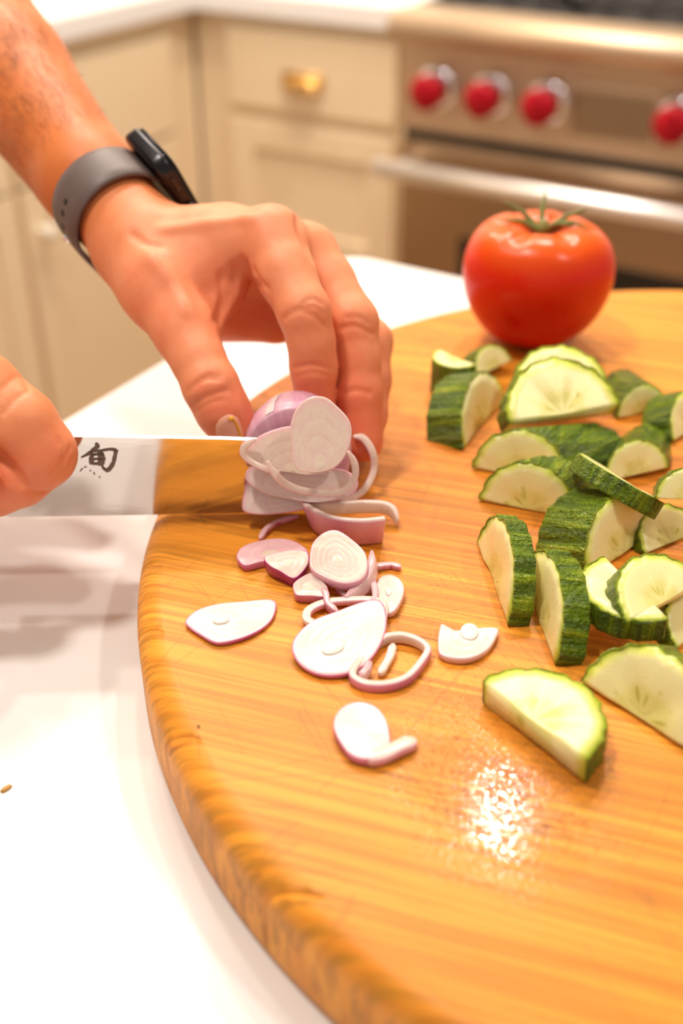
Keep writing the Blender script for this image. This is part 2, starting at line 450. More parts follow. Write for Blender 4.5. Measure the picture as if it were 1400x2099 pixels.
for k, (c0, c1) in enumerate(zip(cuts, cuts[1:])):
    bm = bmesh.new(); lathe(bm, board_profile(), 320)
    for c, s in ((c0, -1), (c1, 1)):
        bmesh.ops.bisect_plane(bm, geom=bm.verts[:]+bm.edges[:]+bm.faces[:], plane_co=(0, c-s*0.00005, 0), plane_no=(0, s, 0), clear_outer=True)
        bd = [e for e in bm.edges if e.is_boundary]
        if bd: bmesh.ops.holes_fill(bm, edges=bd, sides=0)
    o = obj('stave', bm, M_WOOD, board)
    mid_ = (c0+c1)/2; tn = (0.74 if -0.045 < mid_ < 0.10 else 0.96 if mid_ > 0.10 else 1.0)*rng.uniform(0.95, 1.03)  # slight random tone; middle staves painted darker for shade around the hand
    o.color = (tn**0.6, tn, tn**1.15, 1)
    for poly in o.data.polygons: poly.use_smooth = abs(poly.normal.z) < 0.999 and abs(poly.normal.y) < 0.9999

# ------------------------------------------------------------------ food materials
def mat_flesh():
    t = NT('cucumber_flesh')
    c = t.coord()
    sx = t.n('SeparateXYZ', Vector=c)
    x, y, z = sx.outputs
    r = t.math('SQRT', t.math('ADD', t.math('MULTIPLY', x, x), t.math('MULTIPLY', y, y)))
    rnd = t.n('ObjectInfo').outputs['Random']
    a = t.math('ARCTAN2', x, y)
    wob = t.math('MULTIPLY', t.math('SUBTRACT', t.noise(c, 4.0, 2), 0.5), 0.16)
    rw = t.math('ADD', r, wob)
    base = t.ramp(rw, [(0.0, (0.76, 0.69, 0.24)), (0.36, (0.78, 0.71, 0.24)), (0.47, (0.87, 0.79, 0.36)), (0.80, (0.87, 0.80, 0.40)), (0.90, (0.74, 0.74, 0.17)), (0.975, (0.50, 0.60, 0.03))])
    # seeds: almond cells fanned around the axis
    sv = t.n('CombineXYZ', i0=t.math('MULTIPLY', a, 2.6), i1=t.math('MULTIPLY', r, 2.3), i2=t.math('ADD', t.math('MULTIPLY', z, 2.5), t.math('MULTIPLY', rnd, 20.0))).outputs[0]
    vo = t.n('TexVoronoi', Vector=sv, Scale=1.0, Randomness=0.75).outputs[0]
    seed = t.ramp(vo, [(0.22, (1, 1, 1)), (0.34, (0, 0, 0))])
    zone = t.ramp(r, [(0.10, (0, 0, 0)), (0.16, (1, 1, 1)), (0.42, (1, 1, 1)), (0.50, (0, 0, 0))])
    sm = t.math('MULTIPLY', seed, zone)
    col = t.mix(t.math('MULTIPLY', sm, 0.9), base, (0.56, 0.52, 0.10))
    grain = t.noise(c, 28.0, 3, 0.6)
    nrm = t.bump(t.math('ADD', t.math('MULTIPLY', grain, 0.5), t.math('MULTIPLY', sm, -0.6)), 0.07, 0.02)
    return t.out(Base__Color=col, Roughness=t.math('ADD', 0.16, t.math('MULTIPLY', grain, 0.22)), Normal=nrm, Subsurface__Weight=0.35, Subsurface__Radius=(1.0, 0.72, 0.18), Subsurface__Scale=0.006, Specular__IOR__Level=0.5)
def mat_rind():
    t = NT('cucumber_rind')
    c = t.coord(); sx = t.n('SeparateXYZ', Vector=c); x, y, z = sx.outputs
    rnd = t.n('ObjectInfo').outputs['Random']
    a = t.math('ARCTAN2', x, y)
    sv = t.n('CombineXYZ', i0=t.math('MULTIPLY', a, 4.6), i1=t.math('MULTIPLY', z, 0.55), i2=t.math('MULTIPLY', rnd, 30.0)).outputs[0]
    st = t.noise(sv, 1.5, 4, 0.6, 0.5)
    fine = t.noise(t.n('CombineXYZ', i0=t.math('MULTIPLY', a, 22.0), i1=t.math('MULTIPLY', z, 3.0), i2=rnd).outputs[0], 1.0, 3, 0.6)
    col = t.ramp(st, [(0.30, (0.036, 0.074, 0.001)), (0.46, (0.100, 0.175, 0.003)), (0.58, (0.20, 0.29, 0.004)), (0.70, (0.42, 0.48, 0.02))])
    col = t.mix(t.ramp(fine, [(0.45, (0, 0, 0)), (0.75, (0.45, 0.45, 0.45))]), col, (0.15, 0.24, 0.010))
    cut = t.n('SeparateXYZ', Vector=t.n('TexCoord').outputs['Normal']).outputs[2]
    col = t.mix(t.math('GREATER_THAN', t.math('ABSOLUTE', cut), 0.75), col, (0.34, 0.43, 0.022))
    nrm = t.bump(t.math('ADD', t.math('MULTIPLY', st, 0.8), t.math('MULTIPLY', t.noise(c, 14.0, 3, 0.6), 0.5)), 0.55, 0.05)
    nrm = t.bump(t.n('TexVoronoi', Vector=c, Scale=34.0, _feature='SMOOTH_F1').outputs[0], 0.30, 0.025, nrm)
    return t.out(Base__Color=col, Roughness=0.17, Normal=nrm, Specular__IOR__Level=0.42)
M_FLESH = mat_flesh(); M_RIND = mat_rind()

def mat_shallot():
    t = NT('shallot')
    col = t.n('Attribute', _attribute_name='Col').outputs['Color']
    c = t.coord()
    n = t.noise(c, 420.0, 3, 0.6)
    st = t.noise(t.coord(scale=(900, 900, 120)), 1.0, 2, 0.5)
    col = t.mix(t.math('MULTIPLY', t.math('SUBTRACT', 0.62, n, clamp=True), 0.7, clamp=True), col, (0.86, 0.62, 0.66), 'MULTIPLY')
    return t.out(Base__Color=col, Roughness=0.26, Normal=t.bump(t.math('ADD', n, t.math('MULTIPLY', st, 0.5)), 0.18, 0.0004), Subsurface__Weight=0.30, Subsurface__Radius=(1.0, 0.55, 0.5), Subsurface__Scale=0.0022)
M_SHALLOT = mat_shallot()

# ------------------------------------------------------------------ cucumber pieces
def ridge(a, seed):
    return 0.014*math.sin(a*17+seed)+0.010*math.sin(a*27+seed*2.3)+0.008*math.sin(a*9+seed*1.7)
def cucumber(A, B, phi, side, t, label, seed=0, flip=1, a0=0.0, a1=math.pi, taper=0.0, squash=1.0, shear=0.0):
    """a half-moon cut from a cucumber. A, B: ends of the straight edge of its near face; phi: how steeply the face
    stands (0 lies flat, 90 stands up); side: which way the arc goes from the chord; t: thickness behind the face"""
    A = Vector(A); B = Vector(B); u = (B-A); r = u.length/2; u.normalize()
    hz = Vector((0, 0, 1)).cross(u).normalized()
    ph = math.radians(phi)
    v = hz*(side*math.cos(ph))+u.cross(hz).normalized()*math.sin(ph)*(1 if u.cross(hz).z > 0 else -1)
    w = u.cross(v)*flip
    M = Matrix(((u.x, v.x, w.x, 0), (u.y, v.y, w.y, 0), (u.z, v.z, w.z, 0), (0, 0, 0, 1)))
    root = empty('cucumber_piece')
    root.matrix_world = Matrix.Translation((A+B)/2) @ M @ Matrix.Scale(r, 4)
    tag(root, label, 'cucumber', 'cut cucumber pieces on the board')
    T = t/r; N = 44; NW = 5; ins = 0.035
    def outline(rad_off, zf):
        o = []
        for k in range(N+1):
            a = a0+(a1-a0)*k/N
            rr = (1+ridge(a, seed)*1.1-rad_off)*(1-taper*zf)
            o.append((rr*math.cos(a), squash*rr*math.sin(a)))
        return o
    # flesh
    bm = bmesh.new(); rings = []
    for j in range(NW+1):
        zf = j/NW; z = zf*T
        rings.append([bm.verts.new((x, y, z+0.012*math.sin(5*x+seed)*math.sin(4*y+seed)*(1 if j in (0, NW) else 0))) for x, y in outline(ins, zf)])
    cen = []
    for j, rg in ((0, rings[0]), (NW, rings[-1])):
        # concentric rows towards the middle of the chord so that the face can undulate
        prev = rg
        for f in (0.8, 0.55, 0.3, 0.1):
            cur = [bm.verts.new((v_.co.x*f, v_.co.y*f, v_.co.z+(0.010*math.sin(7*v_.co.x*f+seed)*math.cos(6*v_.co.y*f) + (0.03 if f < 0.4 else 0)*(1 if j == 0 else -1)))) for v_ in rg]
            for k in range(N):
                bm.faces.new((prev[k], prev[k+1], cur[k+1], cur[k]))
            prev = cur
        bm.faces.new(prev); cen.append(prev)
    for a_, b_ in zip(rings, rings[1:]):
        for k in range(N): bm.faces.new((a_[k], a_[k+1], b_[k+1], b_[k]))
    # the flat lengthwise cut
    bd = [e for e in bm.edges if e.is_boundary]
    bmesh.ops.holes_fill(bm, edges=bd, sides=0)
    bmesh.ops.recalc_face_normals(bm, faces=bm.faces)
    for v_ in bm.verts: v_.co.x += shear*v_.co.z
    fl = obj('flesh', bm, M_FLESH, root)
    # rind shell
    bm = bmesh.new(); out = []; inn = []
    for j in range(NW+1):
        zf = j/NW; z = zf*T
        out.append([bm.verts.new((x, y, min(max(z, 0.012), T-0.012) if j in (0, NW) else z)) for x, y in outline(0, zf)])
    i0 = [bm.verts.new((x, y, -0.004)) for x, y in outline(ins, 0)]
    i1 = [bm.verts.new((x, y, T+0.004)) for x, y in outline(ins, 1)]
    m0 = [bm.verts.new((x, y, -0.002)) for x, y in outline(0.012, 0)]
    m1 = [bm.verts.new((x, y, T+0.002)) for x, y in outline(0.012, 1)]
    seq = [i0, m0]+out+[m1, i1]
    for a_, b_ in zip(seq, seq[1:]):
        for k in range(N): bm.faces.new((a_[k], a_[k+1], b_[k+1], b_[k]))
    bd = [e for e in bm.edges if e.is_boundary and (e.verts[0] in i0 and e.verts[1] in i0 or e.verts[0] in i1 and e.verts[1] in i1)]
    for k in range(N):      # inner wall
        bm.faces.new((i1[k], i1[k+1], i0[k+1], i0[k]))
    for k in (0, N):
        try: bm.faces.new([s[k] for s in seq])
        except ValueError: pass
    bmesh.ops.recalc_face_normals(bm, faces=bm.faces)
    for v_ in bm.verts: v_.co.x += shear*v_.co.z
    obj('rind', bm, M_RIND, root)
    return root
Z0 = TOP+0.0006
CUKES = [
 # A(px,py,z)            B(px,py,z)            phi side t      seed flip label
 ((986, 1392, .012), (1203, 1556, .013), 4, 1, .0115, 1, -1, 'half-moon cucumber slice lying flat nearest the wet patch on the board', {}),
 ((1188, 1394, .002), (1440, 1556, .002), 58, 1, .014, 2, -1, 'cucumber slice leaning back just right of the flat front slice', {}),
 ((977, 1110, .001), (1041, 1283, .001), 80, 1, .0092, 3, -1, 'cucumber slice standing on its cut edge, left one of the leaning pair', dict(squash=.92)),
 ((1064, 1178, .001), (1139, 1364, .001), 79, 1, .0108, 4, -1, 'cucumber slice standing on its cut edge, right one of the leaning pair', dict(squash=.92)),
 ((1203, 1188, .001), (1356, 1082, .003), 66, 1, .028, 5, -1, 'thick dark green cucumber chunk with wet bumpy rind above the leaning pair', {}),
 ((980, 1024, .001), (1180, 1066, .001), 76, 1, .017, 6, -1, 'cucumber chunk with shaded cut face and visible seeds beside the dark chunk', dict(shear=.5)),
 ((966, 960, .001), (1160, 988, .001), 74, 1, .034, 7, -1, 'long cucumber chunk with dark rind under the topmost white slice', dict(shear=.95)),
 ((1040, 866, .022), (1272, 828, .024), 40, 1, .0135, 8, -1, 'pale cucumber slice resting on top of the heap below the tomato', {}),
 ((1052, 800, .020), (1248, 786, .022), 35, 1, .010, 9, -1, 'cucumber slice half hidden behind the topmost white slice', {}),
 ((950, 920, .001), (1036, 818, .001), 72, 1, .020, 10, -1, 'cucumber chunk with its ridged dark rind toward the shallots, left of the heap', dict(squash=.86)),
]
CUKES += [
 ((976, 748, .021), (898, 716, .021), 0, 1, .0200, 11, -1, 'short cucumber end piece standing upright at the far left of the heap', {}),
 ((978, 772, .006), (1050, 738, .008), 55, 1, .014, 12, -1, 'small cucumber piece showing its white cut face directly in front of the tomato', {}),
 ((1264, 858, .001), (1366, 836, .001), 76, 1, .036, 13, -1, 'dark cucumber chunk at the far right of the heap with rounded rind up', dict(shear=.3)),
 ((1240, 988, .002), (1372, 958, .004), 66, 1, .036, 15, -1, 'cucumber chunk with a yellowish cut face behind the thin tilted slice', dict(shear=.7)),
 ((1186, 968, .016), (1342, 1066, .016), 35, -1, .0085, 16, -1, 'thin cucumber slice tilted across the heap with striped rind upward', {}),
 ((1342, 1022, .028), (1480, 1026, .030), 58, 1, .017, 17, -1, 'pale cucumber slice cut by the picture edge above the seeded slice', {}),
 ((1286, 1276, .020), (1440, 1190, .022), 30, 1, .0125, 18, -1, 'cucumber slice with pale seedy face propped over the pale flat one', {}),
 ((1362, 1310, .0105), (1232, 1180, .0105), 0, 1, .0100, 19, 1, 'pale cucumber slice lying flat under the propped seedy slice', {}),
 ((1380, 905, .002), (1460, 850, .002), 60, 1, .018, 14, -1, 'dark cucumber piece at the picture edge behind the heap', {}),
 ((1320, 1135, .002), (1440, 1085, .002), 40, 1, .012, 20, -1, 'cucumber piece in shade between the seeded slice and the dark chunk', {}),
 ((1372, 1375, .004), (1470, 1385, .004), 40, 1, .010, 21, -1, 'cucumber piece just entering the picture behind the leaning front slice', {}),
 ((1388, 1330, .002), (1470, 1250, .002), 40, 1, .014, 22, -1, 'shaded cucumber piece at the picture edge below the propped seedy slice', {}),
]
for (A, B, phi, side, t, seed, flip, label, kw) in CUKES:
    cucumber(at(A[0], A[1], TOP+A[2]), at(B[0], B[1], TOP+B[2]), phi, side, t, label, seed, flip, **kw)

# ------------------------------------------------------------------ tomato
def mat_tomato():
    t = NT('tomato_skin'); c = t.coord()
    sx = t.n('SeparateXYZ', Vector=c)
    top = t.ramp(t.math('ADD', t.math('MULTIPLY', sx.outputs[2], 12.0), t.math('MULTIPLY', t.noise(c, 30.0, 3), 0.25)), [(0.45, (0.58, 0.008, 0.003)), (0.80, (0.72, 0.026, 0.004)), (1.0, (0.78, 0.11, 0.006))])
    sp = t.noise(c, 900.0, 2)
    return t.out(Base__Color=t.mix(t.ramp(sp, [(0.62, (0, 0, 0)), (0.75, (0.3, 0.3, 0.3))]), top, (0.85, 0.25, 0.03)), Roughness=0.28, Specular__IOR__Level=0.28, Subsurface__Weight=0.25, Subsurface__Radius=(1.0, 0.12, 0.04), Subsurface__Scale=0.006)
def mat_green(name, col):
    t = NT(name); c = t.coord()
    return t.out(Base__Color=t.mix(t.noise(c, 220.0, 3), col, tuple(x*0.6 for x in col)), Roughness=0.6)
tom_at = at(1087, 697, TOP); tom_at.z = TOP
tom = empty('tomato', tom_at, 0.4)
tag(tom, 'whole red tomato with a green star stem standing on the board', 'tomato')
prof = [(0, 0.0016), (.10, .0004), (.22, .0), (.40, .035), (.58, .10), (.74, .20), (.86, .32), (.95, .46), (.995, .60), (1.0, .72), (.965, .84), (.88, .95), (.74, 1.03), (.56, 1.065), (.40, 1.06), (.26, 1.03), (.14, .99), (0.0, .965)]
TR, TH = 0.0440, 0.0690
bm = bmesh.new(); seg = 72; rings = []
def prof_at(f):
    i = min(int(f), len(prof)-2); q = f-i
    p0 = prof[max(i-1, 0)]; p1 = prof[i]; p2 = prof[i+1]; p3 = prof[min(i+2, len(prof)-1)]
    cr = lambda a, b, c, d: 0.5*((2*b)+(-a+c)*q+(2*a-5*b+4*c-d)*q*q+(-a+3*b-3*c+d)*q**3)
    return cr(p0[0], p1[0], p2[0], p3[0]), cr(p0[1], p1[1], p2[1], p3[1])
NP = 52
for j in range(NP+1):
    r, z = prof_at(j/NP*(len(prof)-1)); r = max(r, 0)
    if j in (0, NP): rings.append([bm.verts.new((0, 0, z*TH))]); continue
    row = []
    for k in range(seg):
        a = 2*math.pi*k/seg
        lob = 1+0.018*math.cos(5*a+0.6)+0.012*math.cos(3*a+1.9)+0.010*math.cos(2*a)
        zz = z-0.035*max(0, math.cos(6*a))*max(0, z-0.9)/0.16*(r/0.6 if r < 0.6 else max(0, (0.95-r)/0.35))
        row.append(bm.verts.new((r*TR*lob*math.cos(a), r*TR*lob*math.sin(a), zz*TH)))
    rings.append(row)
for a, b in zip(rings, rings[1:]):
    for k in range(seg):
        k2 = (k+1) % seg
        if len(a) == 1: bm.faces.new((a[0], b[k2], b[k]))
        elif len(b) == 1: bm.faces.new((a[k], a[k2], b[0]))
        else: bm.faces.new((a[k], a[k2], b[k2], b[k]))
bmesh.ops.recalc_face_normals(bm, faces=bm.faces)
obj('fruit', bm, mat_tomato(), tom)
M_CALYX = mat_green('tomato_calyx', (0.20, 0.22, 0.045)); M_STEM = mat_green('tomato_stem', (0.36, 0.34, 0.09))
zc = 0.972*TH
def sepal(ang, ln, lift, bend):
    bm = bmesh.new(); pts = []; rad = []
    for k in range(10):
        f = k/9; a = ang+bend*f*f
        pts.append((ln*f*math.cos(a), ln*f*math.sin(a), zc+0.0012+0.0080*min(1, f*2.0)+lift*f*f-0.002*max(0, f-0.7)))
        rad.append(max(0.0002, 0.0022*(1-f)**0.7+0.0002))
    tube(bm, pts, rad, 8); return obj('sepal', bm, M_CALYX, tom)
base_a = math.radians(30.5)-0.4     # camera right seen from the tomato's own frame
for d, ln, lift, bend in ((12, .0300, .004, .15), (84, .0190, .012, -.1), (142, .0250, .008, .2), (188, .0255, -.001, -.25), (318, .0190, -.001, .3), (352, .0290, -.002, -.3)):
    sepal(base_a+math.radians(d), ln, lift, bend)
bm = bmesh.new(); tube(bm, [(0, 0, zc-0.001), (0.0006, 0.0003, zc+0.004), (0.0012, 0.001, zc+0.0085)], [0.0036, 0.0025, 0.0027], 12)
obj('stem', bm, M_STEM, tom)

# ------------------------------------------------------------------ shallot slices
PURPLE = (0.50, 0.085, 0.26); PINK = (0.80, 0.36, 0.48); PALE = (0.80, 0.50, 0.52); WHITE = (0.78, 0.64, 0.545); CORE = (0.80, 0.70, 0.565)
def lerp(a, b, f): return tuple(x+(y-x)*f for x, y in zip(a, b))
def spline(pts, n, closed=True):
    pts = [np.array(p, float) for p in pts]; m = len(pts); out = []
    segs = m if closed else m-1
    for i in range(n):
        f = i/n*segs if closed else i/(n-1)*segs
        k = min(int(f), segs-1); q = f-k
        g = (lambda j: pts[j % m]) if closed else (lambda j: pts[min(max(j, 0), m-1)])
        a, b, c, d = g(k-1), g(k), g(k+1), g(k+2)
        out.append(0.5*((2*b)+(-a+c)*q+(2*a-5*b+4*c-d)*q*q+(-a+3*b-3*c+d)*q**3))
    return out
def plane_hit(px, py, P, n):
    r = ray(px, py); return EYE+r*((P-EYE).dot(n)/r.dot(n))
def tilted(back=0.0, right=0.0):
    """plane normal: tipped towards the camera by `back` degrees and to the camera's right by `right` degrees"""
    n = Vector((0, 0, 1))-_Hd*math.tan(math.radians(back))+_R*math.tan(math.radians(right)); return n.normalized()
def paint(me, cols):
    ca = me.color_attributes.new('Col', 'FLOAT_COLOR', 'POINT')
    flat = np.ones((len(cols), 4), np.float32); flat[:, :3] = np.array(cols, np.float32); ca.data.foreach_set('color', flat.ravel())
def shallot_slice(label, pts, z, thick, back=0, right=0, centre=None, pip=None, skin=PURPLE, rim=PINK, side_flare=0.0, nring=3, seed=0, ref=None, face=WHITE, cat='shallot'):
    """a solid slice: outline seen in the photograph laid on its own plane, rings of flesh, skin round the side"""
    n = tilted(back, right)
    pts = [np.array(p, float) for p in pts]
    cpx = sum(pts)/len(pts) if ref is None else np.array(ref, float)
    P = at(cpx[0], cpx[1], TOP+z)
    N = 72; outl = [plane_hit(p[0], p[1], P, n) for p in spline(pts, N)]
    cc = plane_hit(*(centre if centre else cpx), P, n)
    rg = random.Random(seed); ph = [rg.uniform(0, 6.28) for _ in range(6)]
    bm = bmesh.new(); cols = []; rows = []
    def row(f, dz, colf, flare=0.0):
        rr = []
        for k, p in enumerate(outl):
            a = 2*math.pi*k/N
            ff = f
            q = cc+(p-cc)*ff*(1+flare)+n*(dz+(0.00018*math.sin(3*a+ph[0])*f if dz > -thick*0.6 else 0))
            rr.append(bm.verts.new(q)); cols.append(colf(a))
        rows.append(rr)
    var = lambda a: 0.5+0.5*math.sin(2*a+ph[1])*math.sin(3*a+ph[2])
    row(0.90, -thick, lambda a: rim, side_flare)
    row(0.99, -thick*0.92, lambda a: lerp(skin, rim, var(a)*0.7), side_flare)
    row(1.0, -thick*0.5, lambda a: lerp(skin, rim, var(a)*0.6), side_flare*0.5)
    row(1.0, -0.00015, lambda a: lerp(skin, rim, 0.25+var(a)*0.6))
    row(0.978, 0.0, lambda a: lerp(rim, PALE, 0.20+0.3*var(a)))
    row(0.945, 0.0001, lambda a: lerp(PALE, face, 0.20))
    row(0.915, 0.0001, lambda a: lerp(PALE, face, 0.75))
    edges = [0.93-0.93*(k+1)/(nring+0.9) for k in range(nring)]
    prev = 0.90
    for e in edges:
        row((prev+e)/2+0.02, 0.00006, lambda a: face)
        row(e+0.030, 0.00005, lambda a: lerp(face, PALE, 0.15))
        row(e+0.012, 0.00002, lambda a: lerp(face, (0.76, 0.50, 0.50), 0.25+0.35*var(a)))
        row(e-0.008, 0.00004, lambda a: lerp(face, CORE, 0.3))
        prev = e-0.008
    row(prev*0.4, 0.0002, lambda a: CORE)
    for a_, b_ in zip(rows, rows[1:]):
        for k in range(N):
            k2 = (k+1) % N; bm.faces.new((a_[k], a_[k2], b_[k2], b_[k]))
    bm.faces.new(rows[0][::-1]); bm.faces.new(rows[-1])
    bmesh.ops.recalc_face_normals(bm, faces=bm.faces)
    me = bpy.data.meshes.new('shallot_slice'); bm.to_mesh(me); bm.free(); paint(me, cols)
    o = obj('shallot_slice', me, M_SHALLOT)
    org = cc.copy(); o.data.transform(Matrix.Translation(-org)); o.location = org
    tag(o, label, cat, 'cut shallot pieces on the board')
    if pip:      # the pale sprout in the middle of the slice
        pc = plane_hit(pip[0], pip[1], P, n); e1 = (plane_hit(pip[0]+pip[2]*math.cos(pip[4]), pip[1]+pip[2]*math.sin(pip[4]), P, n)-pc); e2 = (plane_hit(pip[0]-pip[3]*math.sin(pip[4]), pip[1]+pip[3]*math.cos(pip[4]), P, n)-pc)
        bm = bmesh.new(); M_ = 22; rs = []; cl = []
        for f, dz in ((1.0, -0.0006), (1.0, 0.0005), (0.86, 0.0009), (0.45, 0.0011)):
            rs.append([bm.verts.new(pc-org+e1*(f*math.cos(2*math.pi*k/M_))+e2*(f*math.sin(2*math.pi*k/M_))+n*dz) for k in range(M_)]); cl += [lerp(CORE, (0.93, 0.90, 0.82), f)]*M_
        for a_, b_ in zip(rs, rs[1:]):
            for k in range(M_): bm.faces.new((a_[k], a_[(k+1) % M_], b_[(k+1) % M_], b_[k]))
        bm.faces.new(rs[0][::-1]); bm.faces.new(rs[-1]); bmesh.ops.recalc_face_normals(bm, faces=bm.faces)
        me = bpy.data.meshes.new('sprout'); bm.to_mesh(me); bm.free(); paint(me, cl); obj('sprout', me, M_SHALLOT, o)
    return o
def shallot_strip(label, pts, width, height, closed=False, outer=1, skin=PURPLE, rim=PINK, back=0, right=0, n=60, body=PALE, taper=True, zflat=None, lean=0.0, cat='shallot'):
    """a ring or a length of one layer: a path of (px, py, z above the board) swept with a rounded rectangle;
    `width` across the layer, `height` along the shallot; outer: side of the path that carries the skin"""
    nn = tilted(back, right)
    P3 = [tuple(at(p[0], p[1], TOP+p[2])) for p in pts]
    path = [Vector(p) for p in spline(P3, n, closed)]
    bm = bmesh.new(); rows = []; cols = []
    m = len(path)
    for i, p in enumerate(path):
        a = path[(i-1) % m] if closed else path[max(i-1, 0)]; b = path[(i+1) % m] if closed else path[min(i+1, m-1)]
        tn = (b-a).normalized(); sd = (tn.cross(nn)).normalized()*outer
        up = (nn+sd*lean).normalized()
        f = i/(m-1); k = 1.0
        if taper and not closed: k = min(1.0, 0.35+4.5*min(f, 1-f))
        wv = width*(0.94+0.06*math.sin(i*0.13)); hw = wv/2*k; hh = height/2*(0.6+0.4*k)
        sect = [(-hw, -hh*.8), (-hw*.8, -hh), (hw*.75, -hh), (hw, -hh*.8), (hw*1.03, 0), (hw, hh*.8), (hw*.75, hh), (-hw*.8, hh), (-hw, hh*.8)]
        v_ = 0.5+0.5*math.sin(i*0.23)*math.sin(i*0.11+1)
        cs = [body, body, lerp(body, rim, .4), lerp(skin, rim, v_*.7), lerp(skin, rim, v_*.9), lerp(skin, rim, .3+v_*.6), lerp(body, rim, .25), body, lerp(body, WHITE, .5)]
        row = []
        for (s, u_), c_ in zip(sect, cs):
            row.append(bm.verts.new(p+sd*s+up*(u_))); cols.append(c_)
        rows.append(row)
    q = 9
    for i in range(m if closed else m-1):
        a, b = rows[i], rows[(i+1) % m]
        for k in range(q): bm.faces.new((a[k], a[(k+1) % q], b[(k+1) % q], b[k]))
    if not closed: bm.faces.new(rows[0]); bm.faces.new(rows[-1])
    bmesh.ops.recalc_face_normals(bm, faces=bm.faces)
    me = bpy.data.meshes.new('shallot_ring'); bm.to_mesh(me); bm.free(); paint(me, cols)
    o = obj('shallot_ring', me, M_SHALLOT); org = path[m//2].copy(); me.transform(Matrix.Translation(-org)); o.location = org
    return tag(o, label, cat, 'cut shallot pieces on the board')

shallot_slice('flat oval shallot slice lying alone nearest the board rim', [(380, 1272), (405, 1250), (450, 1236), (505, 1231), (545, 1228), (563, 1232), (566, 1245), (556, 1270), (530, 1292), (490, 1310), (445, 1317), (410, 1300), (388, 1285)], .0022, .0018, pip=(453, 1272, 17, 8, -.1), nring=3, seed=1)
shallot_slice('large oval shallot slice lying partly on two rings', [(598, 1325), (612, 1297), (645, 1270), (690, 1252), (735, 1235), (770, 1228), (786, 1240), (793, 1270), (785, 1310), (760, 1350), (725, 1376), (680, 1385), (640, 1377), (610, 1355)], .0050, .0022, back=7, pip=(683, 1329, 24, 13, -.3), nring=3, seed=2)
shallot_strip('pale shallot ring half under the large oval slice', [(655, 1283, .003), (630, 1272, .003), (634, 1252, .003), (670, 1236, .003), (725, 1231, .0035), (770, 1232, .0042), (787, 1244, .0042), (780, 1275, .002), (730, 1300, .0012), (680, 1295, .0012)], .0036, .0026, True, outer=1, body=WHITE, rim=PALE, skin=PINK)
shallot_strip('open shallot ring right of the large oval slice', [(722, 1385, .0022), (745, 1404, .0022), (790, 1407, .0022), (835, 1392, .0022), (868, 1355, .0026), (876, 1332, .003), (850, 1313, .003), (815, 1306, .003), (780, 1315, .0025), (745, 1350, .0016)], .0030, .0042, True, outer=1, body=WHITE)
shallot_strip('pale sliver of shallot inside the open ring', [(806, 1322, .002), (800, 1345, .002), (790, 1364, .002), (778, 1383, .002)], .0034, .0026, body=WHITE, rim=PALE, skin=PALE)
shallot_strip('short pink curl of shallot inside the open ring, beside the oval slice', [(755, 1362, .004), (752, 1376, .003), (738, 1392, .002)], .0032, .0050, rim=PALE, skin=PINK)
shallot_slice('white half slice of shallot with a round core, alone near the cucumbers', [(905, 1279), (912, 1290), (940, 1291), (960, 1288), (985, 1287), (1020, 1288), (1017, 1305), (1000, 1330), (970, 1347), (935, 1350), (903, 1340), (898, 1318), (900, 1295)], .0034, .0030, pip=(962, 1296, 19, 17, 0), skin=PALE, rim=WHITE, nring=2, seed=3, centre=(958, 1305))
near_slice = shallot_slice('purple rimmed shallot slice with a peeling tail, nearest the camera', [(684, 1490), (690, 1462), (712, 1442), (742, 1438), (772, 1450), (791, 1474), (798, 1500), (799, 1525), (786, 1547), (755, 1556), (720, 1546), (697, 1520)], .0040, .0034, nring=4, seed=4, rim=PINK, side_flare=0.02)
tail = shallot_strip('tail', [(742, 1553, .0022), (775, 1551, .0024), (802, 1541, .0026), (828, 1529, .0024), (852, 1519, .0018)], .0062, .0036, rim=PALE, outer=1, skin=PINK, body=WHITE)
for k_ in ('label', 'category', 'group'): del tail[k_]
tail.name = 'peeling_layer'; tail.parent = near_slice; tail.matrix_parent_inverse = Matrix.Translation(-near_slice.location)
shallot_slice('thick tilted shallot slice with pale face on top of the middle cluster', [(634, 1150), (640, 1115), (662, 1093), (690, 1087), (720, 1104), (747, 1130), (754, 1160), (745, 1184), (720, 1195), (690, 1193), (658, 1180), (640, 1168)], .0125, .0052, back=14, nring=4, seed=5, skin=PINK, rim=PALE)
shallot_slice('shallot chunk with deep purple skin facing the camera', [(541, 1142), (570, 1133), (605, 1128), (630, 1132), (632, 1155), (618, 1175), (600, 1185), (575, 1172), (553, 1160)], .0085, .0075, back=18, nring=2, seed=6, skin=(0.36, 0.02, 0.16), rim=PURPLE)
shallot_slice('pale purple shallot slice lying behind the deep purple chunk', [(485, 1137), (500, 1118), (540, 1106), (580, 1104), (615, 1115), (634, 1135), (620, 1160), (580, 1155), (540, 1150), (505, 1158), (490, 1150)], .0040, .0036, nring=2, seed=7, face=PALE, skin=PURPLE)
shallot_slice('small white and purple shallot piece in front of the tilted slice', [(602, 1196), (622, 1180), (640, 1174), (660, 1190), (672, 1205), (670, 1222), (640, 1222), (610, 1220), (602, 1210)], .0062, .0050, back=15, nring=1, seed=8)
shallot_strip('purple edged sliver of shallot under the tilted slice', [(660, 1205, .004), (668, 1222, .004), (672, 1240, .0035), (692, 1258, .003)], .0028, .0040, rim=PALE)
shallot_strip('thin pale shallot strip crossing under the tilted slice', [(690, 1205, .002), (705, 1220, .002), (720, 1232, .002)], .0025, .0022, body=WHITE)
shallot_strip('curved pale shallot band right of the tilted slice', [(765, 1136, .008), (764, 1165, .008), (756, 1190, .006), (735, 1212, .004), (710, 1232, .003)], .0030, .0060, rim=PALE, skin=PINK, body=PALE, lean=.3)
